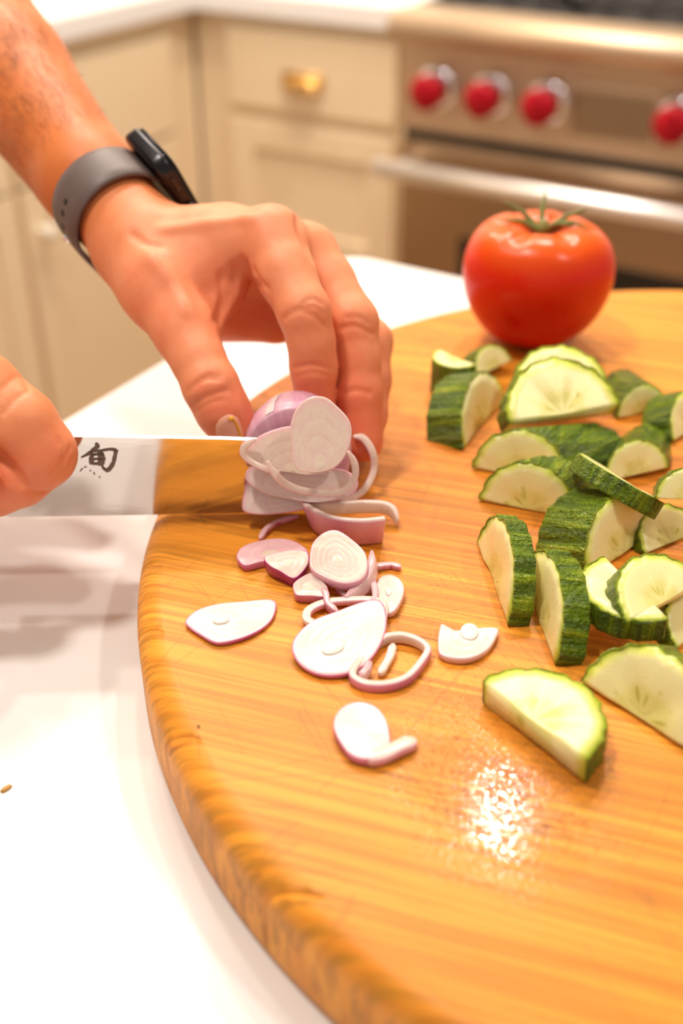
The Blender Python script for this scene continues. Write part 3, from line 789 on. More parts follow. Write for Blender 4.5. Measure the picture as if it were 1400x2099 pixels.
shallot_strip('pink shallot band behind the white oval slice', [(762, 1196, .003), (768, 1212, .003), (768, 1232, .003), (755, 1246, .003)], .0028, .0050, rim=PINK, outer=-1)
shallot_strip('thin shallot sliver pointing at the cucumbers', [(768, 1163, .0016), (790, 1160, .0016), (806, 1160, .0016), (822, 1165, .0016)], .0030, .0026, rim=PALE)
shallot_slice('small white oval shallot slice beside the middle cluster', [(769, 1200), (780, 1182), (800, 1178), (820, 1188), (828, 1205), (822, 1230), (808, 1252), (792, 1256), (788, 1240), (775, 1225)], .0036, .0026, right=-8, nring=2, seed=9, skin=PALE, rim=WHITE, pip=(797, 1214, 6, 8, 0))
shallot_strip('broad purple shallot band standing on edge in front of the stack', [(628, 1040, .0085), (640, 1062, .0085), (680, 1082, .0085), (735, 1090, .0085), (786, 1086, .0085)], .0030, .0172, outer=1, taper=False, lean=0.30, rim=(0.88, 0.58, 0.64), skin=(0.70, 0.24, 0.42), body=WHITE)
shallot_strip('pale arched shallot band behind the broad purple band', [(636, 1040, .012), (660, 1040, .012), (700, 1040, .010), (745, 1038, .009), (785, 1040, .0075), (806, 1050, .006), (816, 1072, .003)], .0032, .0060, outer=-1, rim=PALE, skin=PINK, body=WHITE)
shallot_strip('thin shallot sliver arching left of the broad purple band', [(532, 1106, .001), (548, 1084, .002), (575, 1068, .003), (612, 1058, .004)], .0026, .0024, rim=PALE, body=PALE)

# the stack of slices against the blade, and the uncut rest of the bulb behind it
STK = 62
shallot_slice('lowest shallot slice of the stack leaning on the blade', [(498, 1046), (500, 1010), (510, 985), (560, 985), (620, 1000), (665, 1015), (640, 1040), (580, 1052), (530, 1055)], .0150, .0030, back=58, nring=2, seed=21, face=(0.86, 0.75, 0.70), skin=PURPLE)
shallot_slice('shallot slice second from the bottom of the leaning stack', [(505, 985), (512, 958), (560, 948), (640, 955), (710, 965), (735, 990), (715, 1018), (650, 1030), (590, 1022), (540, 1010)], .0200, .0028, back=56, nring=3, seed=22, face=(0.86, 0.75, 0.70), rim=PALE, ref=(620, 1015))
shallot_slice('shallot slice third in the stack, half behind the round top slice', [(500, 932), (520, 903), (552, 884), (600, 873), (650, 880), (690, 910), (695, 950), (650, 972), (595, 968), (545, 958)], .0330, .0026, back=58, nring=3, seed=23, skin=PINK, rim=PALE, ref=(600, 968))
shallot_slice('round pale shallot slice standing topmost on the stack', [(594, 880), (605, 842), (632, 816), (665, 814), (690, 832), (715, 860), (721, 890), (712, 925), (690, 955), (650, 968), (610, 962), (600, 940), (598, 905)], .0420, .0026, back=62, nring=3, seed=24, skin=PALE, rim=WHITE, ref=(655, 960))
shallot_strip('loose shallot ring hanging across the front of the stack', [(548, 945, .0415), (562, 970, .0360), (590, 995, .0295), (630, 1008, .0255), (680, 1012, .0240), (712, 1002, .0255), (728, 975, .0305), (725, 945, .0360), (712, 925, .0400)], .0034, .0030, outer=1, back=56, rim=PALE, skin=PINK, body=WHITE)
shallot_strip('small shallot loop at the left end of the stack', [(524, 900, .0480), (502, 915, .0445), (500, 933, .0405), (520, 950, .0365), (548, 962, .0340), (575, 968, .0325)], .0030, .0030, outer=1, back=56, rim=PALE, skin=PINK, body=WHITE)
shallot_strip('shallot ring arc curling up at the right end of the stack', [(724, 896, .028), (745, 900, .027), (764, 930, .021), (766, 965, .013), (750, 1000, .007), (725, 1020, .004), (695, 1026, .004)], .0036, .0032, outer=1, back=40, rim=PALE, skin=PINK, body=WHITE)

# ------------------------------------------------------------------ knife
M_BLADE = None
def mat_blade():
    t = NT('layered_knife_steel'); c = t.coord()
    wv = t.n('TexWave', Vector=t.n('Mapping', Vector=c, Scale=(14, 1, 230)).outputs[0], Scale=1.0, Distortion=4.5, Detail=2.0, Detail__Scale=1.2).outputs[0]
    return t.out(Base__Color=(0.80, 0.78, 0.76, 1), Metallic=1.0, Roughness=t.math('ADD', 0.085, t.math('MULTIPLY', wv, 0.05)), Normal=t.bump(wv, 0.05, 0.0003))
LEAN = 9.0                              # the spine tips a little towards the camera
E0 = at(300, 1055, TOP+0.0004); E1 = at(495, 1052, TOP+0.0004)
KX = (E1-E0); KX.z = 0; KX.normalize()
KN = Vector((KX.y, -KX.x, 0))           # the side of the blade that faces the camera
KM = Matrix(((KX.x, -KN.x, 0, E0.x), (KX.y, -KN.y, 0, E0.y), (0, 0, 1, E0.z), (0, 0, 0, 1))) @ Matrix.Rotation(math.radians(LEAN), 4, 'X')
KN = -(KM.to_3x3() @ Vector((0, 1, 0)))
knife = empty('kitchen_knife'); knife.matrix_world = KM
tag(knife, 'polished steel kitchen knife with a dark engraved character cutting the shallot', 'knife')
LEFT, RIGHT = -0.066, 0.083; BH = 0.0478
def blade_outline():
    o = [(LEFT, 0.001), (LEFT+0.002, 0.0)]
    for k in range(9): o.append((0.03+(RIGHT-0.03)*k/8, 0.0+0.0055*(k/8)**2.2))
    for k in range(8):
        a = k/7*math.pi/2; o.append((RIGHT-0.022+0.022*math.cos(a), 0.0065+(BH-0.0105)*math.sin(a)))
    o += [(0.04, BH-0.0025), (-0.02, BH), (LEFT-0.004, BH+0.0008)]
    return o
bm = bmesh.new(); ol = blade_outline(); fr = []; bk = []
for x, z in ol:
    th = 0.0001+0.00095*min(1, max(0, z)/0.034)
    fr.append(bm.verts.new((x, -th, z))); bk.append(bm.verts.new((x, th, z)))
mid = len(ol)
bm.faces.new(fr); bm.faces.new(bk[::-1])
for k in range(mid):
    k2 = (k+1) % mid; bm.faces.new((fr[k2], fr[k], bk[k], bk[k2]))
bmesh.ops.triangulate(bm, faces=[f for f in bm.faces if len(f.verts) > 4])
bmesh.ops.recalc_face_normals(bm, faces=bm.faces)
blade = obj('blade', bm, [mat_blade(), simple('ground_spine_steel', (0.86, 0.85, 0.84), 0.5, 1.0)], knife, smooth=False)
for f_ in blade.data.polygons:
    if f_.normal.z > 0.8: f_.material_index = 1
def stroke(bm, pts, wid, seg=14):
    """a brush stroke through photograph points, laid on the blade's near face"""
    P = KM @ Vector((0, -0.00095, 0.03)); inv = KM.inverted()
    q = [inv @ plane_hit(p[0], p[1], P, KN) for p in pts]
    c = spline([(v.x, v.z, w) for v, w in zip(q, wid)], seg, False)
    L = []; Rr = []
    for i, p in enumerate(c):
        a = c[max(i-1, 0)]; b = c[min(i+1, seg-1)]; d = np.array([b[0]-a[0], b[1]-a[1]]); d = d/(np.linalg.norm(d)+1e-9); nx, nz = -d[1], d[0]
        th = 0.0001+0.00095*min(1, max(0, p[1])/0.034); w = p[2]*0.5*(1+0.12*math.sin(i*2.1))
        L.append(bm.verts.new((p[0]+nx*w, -th-0.00012, p[1]+nz*w))); Rr.append(bm.verts.new((p[0]-nx*w, -th-0.00012, p[1]-nz*w)))
    for k in range(seg-1): bm.faces.new((L[k], L[k+1], Rr[k+1], Rr[k]))
bm = bmesh.new(); u = 0.00023      # one photograph pixel on the blade, in metres
stroke(bm, [(196, 908), (200, 914), (192, 922), (180, 931), (166, 938)], [5*u, 9*u, 8*u, 6*u, 2*u])
stroke(bm, [(184, 926), (205, 924), (226, 921), (238, 923)], [4*u, 5*u, 6*u, 8*u])
stroke(bm, [(238, 922), (235, 938), (231, 952), (220, 965), (208, 957)], [8*u, 8*u, 8*u, 9*u, 2*u])
stroke(bm, [(190, 930), (187, 940), (188, 952)], [7*u, 9*u, 9*u])
stroke(bm, [(188, 933), (201, 931), (213, 931)], [5*u, 5*u, 6*u])
stroke(bm, [(205, 927), (208, 940), (206, 955)], [9*u, 15*u, 11*u])
stroke(bm, [(190, 942), (201, 941), (211, 941)], [4*u, 4*u, 4*u])
stroke(bm, [(189, 951), (200, 951), (211, 950)], [5*u, 5*u, 5*u])
for a in ((164, 967, 170, 961), (172, 959, 178, 958), (183, 966, 187, 966), (191, 969, 194, 974), (202, 978, 205, 981)):
    stroke(bm, [(a[0], a[1]), ((a[0]+a[2])/2, (a[1]+a[3])/2-1), (a[2], a[3])], [1.5*u, 2.2*u, 1.5*u], 5)
em = obj('engraved_character', bm, simple('etched_brown', (0.16, 0.105, 0.075), 0.55), blade, smooth=False)
em['label'] = 'dark brush character etched on the blade'
# handle: bolster and dark round grip, mostly inside the fist
bm = bmesh.new(); tube(bm, [(LEFT+0.002, 0, 0.030), (LEFT-0.016, 0, 0.029)], [0.0085, 0.0105], 20)
obj('bolster', bm, simple('bolster_steel', (0.7, 0.68, 0.66), 0.2, 1.0), knife)
bm = bmesh.new(); tube(bm, [(LEFT-0.015, 0, 0.029), (LEFT-0.04, 0, 0.029), (LEFT-0.09, 0, 0.028), (LEFT-0.128, 0, 0.027), (LEFT-0.132, 0, 0.027)], [0.0105, 0.0115, 0.0125, 0.0120, 0.008], 20)
obj('handle', bm, simple('dark_pakka_wood', (0.018, 0.012, 0.010), 0.3), knife)

# uncut shallot behind the blade
def mat_bulb():
    t = NT('shallot_skin'); c = t.coord()
    sx = t.n('SeparateXYZ', Vector=c)
    a = t.math('ARCTAN2', sx.outputs[0], sx.outputs[2])
    st = t.noise(t.n('CombineXYZ', i0=t.math('MULTIPLY', a, 9.0), i1=t.math('MULTIPLY', sx.outputs[1], 25.0), i2=0.0).outputs[0], 1.0, 3, 0.6)
    col = t.ramp(st, [(0.30, (0.62, 0.28, 0.42)), (0.52, (0.70, 0.40, 0.50)), (0.75, (0.80, 0.56, 0.60))])
    return t.out(Base__Color=col, Roughness=0.36, Subsurface__Weight=0.2, Subsurface__Radius=(1, .5, .5), Subsurface__Scale=0.002)
bc = KM @ Vector((0.0715, 0.0, 0.0)) + Vector((-KN.x, -KN.y, 0))*0.001; bulb = empty('shallot_bulb'); bulb.matrix_world = Matrix.Translation(bc) @ Matrix(((KX.x, KX.y*-1, 0, 0), (KX.y, KX.x, 0, 0), (0, 0, 1, 0), (0, 0, 0, 1)))
tag(bulb, 'uncut end of a pink shallot held under the fingertips behind the blade', 'shallot')
bm = bmesh.new(); S = 40; rows = []
prof = [(0.0012, 0.0), (0.0012, .6), (0.0012, .96), (0.0018, 1.0), (0.008, 1.04), (0.016, 1.0), (0.026, .86), (0.035, .62), (0.042, .36), (0.047, .15), (0.052, .06), (0.056, .035), (0.056, 0.0)]
for y, f in prof:
    if f == 0: rows.append([bm.verts.new((0, y, 0.0275))]); continue
    row = []
    for k in range(S):
        a = 2*math.pi*k/S
        row.append(bm.verts.new((0.0245*f*math.cos(a), y, 0.0275+0.0268*f*math.sin(a))))
    rows.append(row)
for a, b in zip(rows, rows[1:]):
    for k in range(S):
        k2 = (k+1) % S
        if len(a) == 1: bm.faces.new((a[0], b[k2], b[k]))
        elif len(b) == 1: bm.faces.new((a[k], a[k2], b[0]))
        else: bm.faces.new((a[k], a[k2], b[k2], b[k]))
bmesh.ops.recalc_face_normals(bm, faces=bm.faces)
obj('flesh', bm, mat_bulb(), bulb)
bm = bmesh.new(); lay = []
for j in range(12):
    f = j/11; y = 0.0025+0.019*f
    a = math.pi*(0.66-0.05*f); g = 1.012
    ff = np.interp(y, [p[0] for p in prof], [p[1] for p in prof])*g
    w = 0.09*(1-0.4*f)
    lay.append([bm.verts.new((0.0245*ff*math.cos(a+w*s), y, 0.0275+0.0268*ff*math.sin(a+w*s))) for s in (-1, -.5, 0, .5, 1)])
for a, b in zip(lay, lay[1:]):
    for k in range(4): bm.faces.new((a[k], a[k+1], b[k+1], b[k]))
bmesh.ops.recalc_face_normals(bm, faces=bm.faces)
o = obj('peel_strip', bm, simple('pale_shallot_peel', (0.84, 0.66, 0.64), 0.35), bulb); o['label'] = 'white strip where the skin is torn'

# drops of juice left on the wood where the cucumbers were cut
def mat_juice():
    t = NT('cucumber_juice')
    fr = t.n('Fresnel', IOR=1.36).outputs[0]
    mx = t.n('MixShader', i0=fr, i1=t.n('BsdfTransparent').outputs[0], i2=t.n('BsdfGlossy', Roughness=0.04).outputs[0])
    t.t.links.new(mx.outputs[0], t.t.nodes['Material Output'].inputs['Surface']); return t.m
bm = bmesh.new(); rg = random.Random(77); placed = 0
core = at(1030, 1635, TOP); spill = [(at(1030, 1635, TOP), 0.020, 1300, 1.3), (at(960, 1480, TOP), 0.030, 700, 0.8), (at(930, 1330, TOP), 0.034, 420, 0.7), (at(1190, 1640, TOP), 0.028, 420, 0.7), (at(900, 1180, TOP), 0.030, 220, 0.6)]
for c_, sd_, n_, k_ in spill:
    for i in range(n_):
        x, y = rg.gauss(c_.x, sd_*0.62), rg.gauss(c_.y, sd_*0.62)
        r = k_*rg.choice((0.00028, 0.00035, 0.00045, 0.0006)); hgt = r*rg.uniform(0.16, 0.30); st = rg.uniform(0.8, 1.5); an = rg.uniform(0, 3.14)
        if rg.random() < 0.18: st *= 1.6
        rows = []
        for f, z in ((1.0, -0.00002), (0.86, 0.36), (0.55, 0.76)):
            zz = z if z < 0 else z*hgt
            rows.append([bm.verts.new((x+r*f*(math.cos(a)*math.cos(an)*st-math.sin(a)*math.sin(an)), y+r*f*(math.cos(a)*math.sin(an)*st+math.sin(a)*math.cos(an)), TOP+0.00002+zz)) for a in (2*math.pi*q/8 for q in range(8))])
        top_ = bm.verts.new((x, y, TOP+0.00002+hgt))
        for a, b in zip(rows, rows[1:]):
            for q in range(8): bm.faces.new((a[q], a[(q+1) % 8], b[(q+1) % 8], b[q]))
        for q in range(8): bm.faces.new((rows[2][q], rows[2][(q+1) % 8], top_))
o = obj('juice_drops', bm, mat_juice())
tag(o, 'tiny drops of cucumber juice glinting on the bare wood', 'drops', kind='stuff')

# crumbs
def crumb(loc, col, sz, label, seed):
    bm = bmesh.new(); bmesh.ops.create_icosphere(bm, subdivisions=2, radius=sz); rg = random.Random(seed)
    for v in bm.verts: v.co = Vector((v.co.x*1.9, v.co.y*0.9, v.co.z*0.6))*(0.8+0.4*rg.random())
    o = obj('crumb', bm, simple('crumb', col, 0.6)); o.location = Vector(loc)+Vector((0, 0, sz*0.45)); o.rotation_euler = (0, 0, 0.3+seed)
    return tag(o, label, 'crumb')
crumb(at(12, 1619, 0.92), (0.55, 0.28, 0.06), 0.0013, 'tiny brown crumb lying on the white worktop left of the board', 1)
crumb(at(407, 1490, TOP), (0.03, 0.015, 0.01), 0.0005, 'tiny black speck on the board near its rim', 2)

# ------------------------------------------------------------------ the person: a body grown from blended limbs
AX = np.array([list(_R), list(_U), list(_F)])         # limb frame: across, up, away
def loc(px, py, d):
    return np.array([(px-700)/FPX*d, -(py-1049.5)/FPX*d, d])
def to_world(p): return np.asarray(p) @ AX + np.array(EYE)
class Field:
    def __init__(s, lo, hi, h):
        s.lo = np.array(lo, np.float32); s.h = h
        s.n = np.ceil((np.array(hi)-s.lo)/h).astype(int)+1
        s.ax = [s.lo[k]+h*np.arange(s.n[k], dtype=np.float32) for k in range(3)]
    def blank(s): return np.full(s.n, 0.05, np.float32)
    def sub(s, lo, hi):
        i0 = np.clip(((np.array(lo)-s.lo)/s.h).astype(int), 0, s.n-1); i1 = np.clip(((np.array(hi)-s.lo)/s.h).astype(int)+2, 1, s.n)
        sl = tuple(slice(a, b) for a, b in zip(i0, i1))
        return sl, np.meshgrid(*[s.ax[k][sl[k]] for k in range(3)], indexing='ij', sparse=True)
    def cone(s, f, a, b, ra, rb, k, flat=None):
        """blend a tapered limb into field f; flat = (direction, factor) squeezes its section"""
        m = max(ra, rb)*1.35+k+0.006
        sl, (X, Y, Z) = s.sub(np.minimum(a, b)-m, np.maximum(a, b)+m)
        ba = b-a; L2 = float(ba @ ba)+1e-12
        px, py, pz = X-a[0], Y-a[1], Z-a[2]
        t = np.clip((px*ba[0]+py*ba[1]+pz*ba[2])/L2, 0, 1)
        dx, dy, dz = px-t*ba[0], py-t*ba[1], pz-t*ba[2]
        if flat is not None:
            dvec, fac = flat; q = (dx*dvec[0]+dy*dvec[1]+dz*dvec[2])*(fac-1)
            dx, dy, dz = dx+q*dvec[0], dy+q*dvec[1], dz+q*dvec[2]
        d = np.sqrt(dx*dx+dy*dy+dz*dz)-(ra+(rb-ra)*t)
        g = f[sl]
        if k > 0:
            hh = np.clip(0.5+0.5*(g-d)/k, 0, 1); f[sl] = g*(1-hh)+d*hh-k*hh*(1-hh)
        else: f[sl] = np.minimum(g, d)
    def chain(s, f, pts, k):
        P = [loc(*p[:3]) for p in pts]; r = [p[3]*p[2]/FPX for p in pts]
        for i in range(len(P)-1): s.cone(f, P[i], P[i+1], r[i], r[i+1], k)
    def groove(s, f, pts, depth, width):
        P = [np.array(p) for p in pts]; m = width*3
        for a, b in zip(P, P[1:]):
            sl, (X, Y, Z) = s.sub(np.minimum(a, b)-m, np.maximum(a, b)+m)
            ba = b-a; L2 = float(ba @ ba)+1e-12
            px, py, pz = X-a[0], Y-a[1], Z-a[2]; t = np.clip((px*ba[0]+py*ba[1]+pz*ba[2])/L2, 0, 1)
            d2 = (px-t*ba[0])**2+(py-t*ba[1])**2+(pz-t*ba[2])**2
            f[sl] = f[sl]+depth*np.exp(-d2/(width*width))
    def sample(s, f, p):
        q = (np.asarray(p)-s.lo)/s.h; i = np.clip(np.floor(q).astype(int), 0, s.n-2); w = q-i; v = 0
        for dx in (0, 1):
            for dy in (0, 1):
                for dz in (0, 1):
                    v = v+f[i[0]+dx, i[1]+dy, i[2]+dz]*(w[0] if dx else 1-w[0])*(w[1] if dy else 1-w[1])*(w[2] if dz else 1-w[2])
        return float(v)
    def grad(s, f, p):
        e = s.h; g = np.array([s.sample(f, p+np.eye(3)[k]*e)-s.sample(f, p-np.eye(3)[k]*e) for k in range(3)]); return g/(np.linalg.norm(g)+1e-9)
    def hit(s, f, o, d, t0, t1):
        d = d/np.linalg.norm(d); t = t0
        while t < t1:
            v = s.sample(f, o+d*t)
            if v < 0.0001: return o+d*t
            t += max(0.0002, v*0.7)
        return None
    def mesh(s, f):
        """surface nets: one vertex in every cell the surface crosses"""
        ins = f < 0; nx, ny, nz = s.n
        c = [ins[dx:nx-1+dx, dy:ny-1+dy, dz:nz-1+dz] for dx in (0, 1) for dy in (0, 1) for dz in (0, 1)]
        anyi = np.logical_or.reduce(c); alli = np.logical_and.reduce(c); act = anyi & ~alli
        idx = -np.ones(act.shape, np.int64); cells = np.argwhere(act); idx[act] = np.arange(len(cells))
        acc = np.zeros((len(cells), 3)); cnt = np.zeros(len(cells))
        corners = [(dx, dy, dz) for dx in (0, 1) for dy in (0, 1) for dz in (0, 1)]
        for i, a in enumerate(corners):
            for b in corners[i+1:]:
                if sum(abs(a[k]-b[k]) for k in range(3)) != 1: continue
                fa = f[cells[:, 0]+a[0], cells[:, 1]+a[1], cells[:, 2]+a[2]]; fb = f[cells[:, 0]+b[0], cells[:, 1]+b[1], cells[:, 2]+b[2]]
                m = (fa < 0) != (fb < 0); t = np.where(m, fa/(fa-fb+1e-12), 0)
                acc += np.where(m[:, None], np.array(a)+t[:, None]*(np.array(b)-np.array(a)), 0); cnt += m
        V = s.lo+s.h*(cells+acc/cnt[:, None])
        quads = []
        for ax in range(3):
            o = [k for k in range(3) if k != ax]
            A = [slice(0, s.n[k]) for k in range(3)]; B = list(A)
            A[ax] = slice(0, s.n[ax]-1); B[ax] = slice(1, s.n[ax])
            m = ins[tuple(A)] != ins[tuple(B)]; e = np.argwhere(m)
            ok = np.all([(e[:, k] > 0) & (e[:, k] < s.n[k]-1) for k in o], axis=0); e = e[ok]
            flip = ins[tuple(e.T)]
            q = []
            for d1, d2 in ((1, 1), (0, 1), (0, 0), (1, 0)):
                p = e.copy(); p[:, o[0]] -= d1; p[:, o[1]] -= d2; q.append(idx[tuple(p.T)])
            q = np.stack(q, 1)
            if ax == 1: flip = ~flip
            q[~flip] = q[~flip][:, ::-1]
            quads.append(q)
        return V, np.concatenate(quads)
def smin(a, b, k):
    h = np.clip(0.5+0.5*(b-a)/k, 0, 1); return b*(1-h)+a*h-k*h*(1-h)

FL = Field((-0.330, -0.010, 0.465), (0.035, 0.330, 0.760), 0.00095)
palm = FL.blank()
W_ = [(298, 503, .562), (182, 370, .588), (15, 150, .640), (-150, -60, .700)]
near = lambda p, dd: loc(p[0], p[1], p[2]+dd)
px2m = lambda r, d: r*d/FPX
# forearm and wrist: two limbs side by side in depth give the flat section
for dd in (-0.008, 0.012):
    FL.cone(palm, near(W_[0], dd), near(W_[1], dd), px2m(88, .56), px2m(94, .588), 0.010)
    FL.cone(palm, near(W_[1], dd), near(W_[2], dd), px2m(94, .588), px2m(118, .64), 0.010)
    FL.cone(palm, near(W_[2], dd), near(W_[3], dd), px2m(118, .64), px2m(140, .70), 0.010)
# metacarpals
FL.chain(palm, [(330, 506, .556, 60), (450, 494, .545, 56), (552, 500, .540, 66)], 0.014)      # index
FL.chain(palm, [(340, 505, .570, 60), (470, 492, .562, 56), (628, 522, .558, 56)], 0.014)      # middle
FL.chain(palm, [(345, 530, .590, 58), (500, 545, .585, 58), (648, 575, .580, 50)], 0.014)      # ring
FL.chain(palm, [(340, 560, .603, 62), (480, 600, .603, 60), (615, 640, .600, 46)], 0.014)      # little
FL.chain(palm, [(300, 540, .590, 74), (430, 618, .603, 66), (560, 655, .603, 46)], 0.014)      # heel of the hand
# thumb base and the web
FL.chain(palm, [(275, 520, .556, 74), (330, 590, .540, 74), (378, 680, .528, 60)], 0.014)
FL.chain(palm, [(340, 520, .550, 62), (420, 560, .545, 52), (452, 600, .545, 36)], 0.012)
FL.chain(palm, [(400, 500, .548, 56), (480, 520, .545, 34)], 0.012)
FL.chain(palm, [(470, 500, .542, 34), (470, 590, .545, 18), (432, 665, .535, 22)], 0.010)
def add_finger(FD, hand, base, pts, kb, kf, k=0.004):
    """grow one finger on its own piece of the grid, blend it with the palm, then lay it beside the other fingers"""
    P = np.array([loc(*q[:3]) for q in pts]); m = max(q[3]*q[2]/FPX for q in pts)*1.4+0.02
    i0 = np.clip(((P.min(0)-m-FD.lo)/FD.h).astype(int), 0, FD.n-1); i1 = np.clip(((P.max(0)+m-FD.lo)/FD.h).astype(int)+2, 1, FD.n)
    S = Field(FD.lo+FD.h*i0, FD.lo+FD.h*(i1-1)+FD.h*0.01, FD.h); S.n = i1-i0; S.ax = [FD.ax[k_][i0[k_]:i1[k_]] for k_ in range(3)]
    f = S.blank(); S.chain(f, pts, k); sl = tuple(slice(a, b) for a, b in zip(i0, i1))
    b_ = base[sl]; g = smin(b_, f, kb)
    hand[sl] = smin(hand[sl], g, kf*np.clip((b_-g)/0.0015, 0, 1)+1e-7)
left = palm.copy()
def finger(pts): add_finger(FL, left, palm, pts, 0.009, 0.0016)
finger([(378, 672, .526, 58), (405, 735, .520, 54), (432, 792, .516, 56), (456, 840, .518, 54), (476, 876, .522, 50)])                      # thumb
finger([(556, 490, .536, 66), (585, 560, .528, 60), (624, 640, .520, 53), (638, 700, .524, 47), (643, 752, .529, 47), (646, 830, .536, 41)])    # index
finger([(634, 517, .552, 54), (675, 575, .548, 50), (722, 660, .540, 52), (733, 735, .541, 46), (736, 805, .542, 47), (744, 905, .545, 42)])    # middle
finger([(652, 570, .578, 50), (700, 640, .578, 46), (757, 700, .572, 46), (758, 780, .566, 42), (752, 850, .560, 40), (745, 905, .556, 36)])    # ring
finger([(620, 635, .598, 46), (680, 690, .600, 40), (715, 745, .598, 38), (705, 800, .590, 35), (690, 860, .582, 32)])                          # little
def on_skin(FD, f, px, py, d0=0.40):
    o = np.zeros(3); r = np.array([(px-700)/FPX, -(py-1049.5)/FPX, 1.0]); L = np.linalg.norm(r)
    return FD.hit(f, o, r, d0*L, 0.85*L)
def crease(FD, f, pix, depth, width):
    pts = [on_skin(FD, f, x, y) for x, y in spline(pix, 12, False)]; pts = [p for p in pts if p is not None]
    runs = []
    for p in pts:
        if runs and np.linalg.norm(runs[-1][-1]-p) < 0.012: runs[-1].append(p)
        else: runs.append([p])
    for r_ in runs:
        if len(r_) > 1: FD.groove(f, r_, depth, width)
CR = [ # knuckle and joint lines of the left hand
 ([(578, 655), (600, 640), (625, 632)], .0010, .0011), ([(625, 640), (645, 648), (668, 668)], .0009, .0011), ([(622, 622), (640, 612), (660, 622)], .0007, .0010),
 ([(630, 630), (648, 630), (662, 645)], .0006, .0010), ([(600, 756), (640, 748), (680, 756)], .0010, .0011), ([(604, 772), (640, 764), (676, 770)], .0005, .0009),
 ([(696, 676), (725, 668), (765, 684)], .0009, .0012), ([(710, 652), (735, 650), (758, 664)], .0006, .0010), ([(700, 806), (735, 800), (776, 812)], .0009, .0011),
 ([(383, 802), (415, 780), (452, 776)], .0007, .0011), ([(390, 832), (425, 812), (466, 800)], .0012, .0012), ([(398, 845), (430, 826), (462, 818)], .0006, .0010), ([(400, 790), (425, 770), (455, 768)], .0005, .0010),
 ([(498, 535), (510, 565), (530, 588)], .0016, .0022), ([(520, 555), (530, 575), (548, 592)], .0009, .0016),
 ([(478, 545), (474, 600), (450, 660)], .0013, .0022), ([(455, 560), (458, 610), (440, 660)], .0009, .0020),
 ([(330, 470), (420, 458), (520, 446)], -.0008, .0030), ([(300, 520), (350, 570), (385, 640)], -.0008, .0040), ([(270, 480), (300, 500), (330, 505)], .0004, .0020),
 ([(612, 440), (618, 480), (640, 530)], .0012, .0026),
]
for pix, dp_, wd in CR: crease(FL, left, pix, dp_, wd)
# right fist round the handle
FRt = Field((-0.330, -0.045, 0.400), (-0.105, 0.125, 0.600), 0.00095)
fist = FRt.blank()
FRt.chain(fist, [(-420, 760, .500, 130), (-250, 760, .495, 100), (-130, 745, .490, 82)], 0.014)
FRt.chain(fist, [(-420, 800, .500, 135), (-300, 850, .480, 85), (-200, 850, .475, 70)], 0.014)
FRt.chain(fist, [(-430, 860, .500, 130), (-330, 920, .480, 78)], 0.014)
FRt.chain(fist, [(-420, 800, .520, 120), (-150, 800, .540, 70), (20, 850, .545, 45), (90, 880, .540, 40)], 0.012)      # thumb on the far side
right = fist.copy()
def rfinger(pts): add_finger(FRt, right, fist, pts, 0.007, 0.0012)
rfinger([(-140, 752, .488, 80), (-40, 800, .484, 78), (40, 872, .484, 76), (84, 930, .488, 70), (40, 975, .490, 62), (-10, 1000, .492, 56), (-70, 990, .504, 48)])
rfinger([(-200, 850, .474, 72), (-110, 930, .466, 68), (-70, 985, .468, 62), (-120, 1050, .474, 56), (-180, 1040, .492, 48)])
rfinger([(-320, 900, .474, 68), (-220, 990, .464, 62), (-200, 1040, .468, 56), (-250, 1080, .476, 50), (-300, 1060, .492, 44)])
for pix, dp_, wd in [([(100, 975), (128, 950), (146, 915)], .0005, .0010), ([(112, 985), (138, 965), (150, 940)], .0005, .0010), ([(0, 800), (40, 770), (60, 800)], .0004, .0012),
                     ([(-5, 925), (20, 955), (45, 990)], .0022, .0020), ([(45, 990), (70, 1010), (95, 1008)], .0006, .0015), ([(5, 850), (30, 820), (60, 800)], .0004, .0011), ([(120, 900), (132, 925), (125, 955)], .0004, .0010)]:
    crease(FRt, right, pix, dp_, wd)
# the upper arms, beyond the picture's edge, on a coarser grid
to_limb = lambda p: (np.array(p, float)-np.array(EYE)) @ AX.T
elbow_l, should_l = loc(*W_[3]), to_limb((-0.81, 0.66, 1.40))
wrist_r, elbow_r, should_r = loc(-400, 800, .505), to_limb((-0.75, 0.17, 1.11)), to_limb((-0.81, 0.27, 1.40))
allp = np.array([elbow_l, should_l, wrist_r, elbow_r, should_r])
FA = Field(allp.min(0)-0.08, allp.max(0)+0.08, 0.004); arms = FA.blank()
FA.cone(arms, elbow_l, should_l, 0.0425, 0.056, 0.01)
FA.cone(arms, wrist_r, elbow_r, 0.0290, 0.0440, 0.01); FA.cone(arms, elbow_r, should_r, 0.0440, 0.056, 0.01)
VL, QL = FL.mesh(left); VR, QR = FRt.mesh(right); VA, QA = FA.mesh(arms)
V = np.concatenate([VL, VR, VA]); Q = np.concatenate([QL, QR+len(VL), QA+len(VL)+len(VR)])
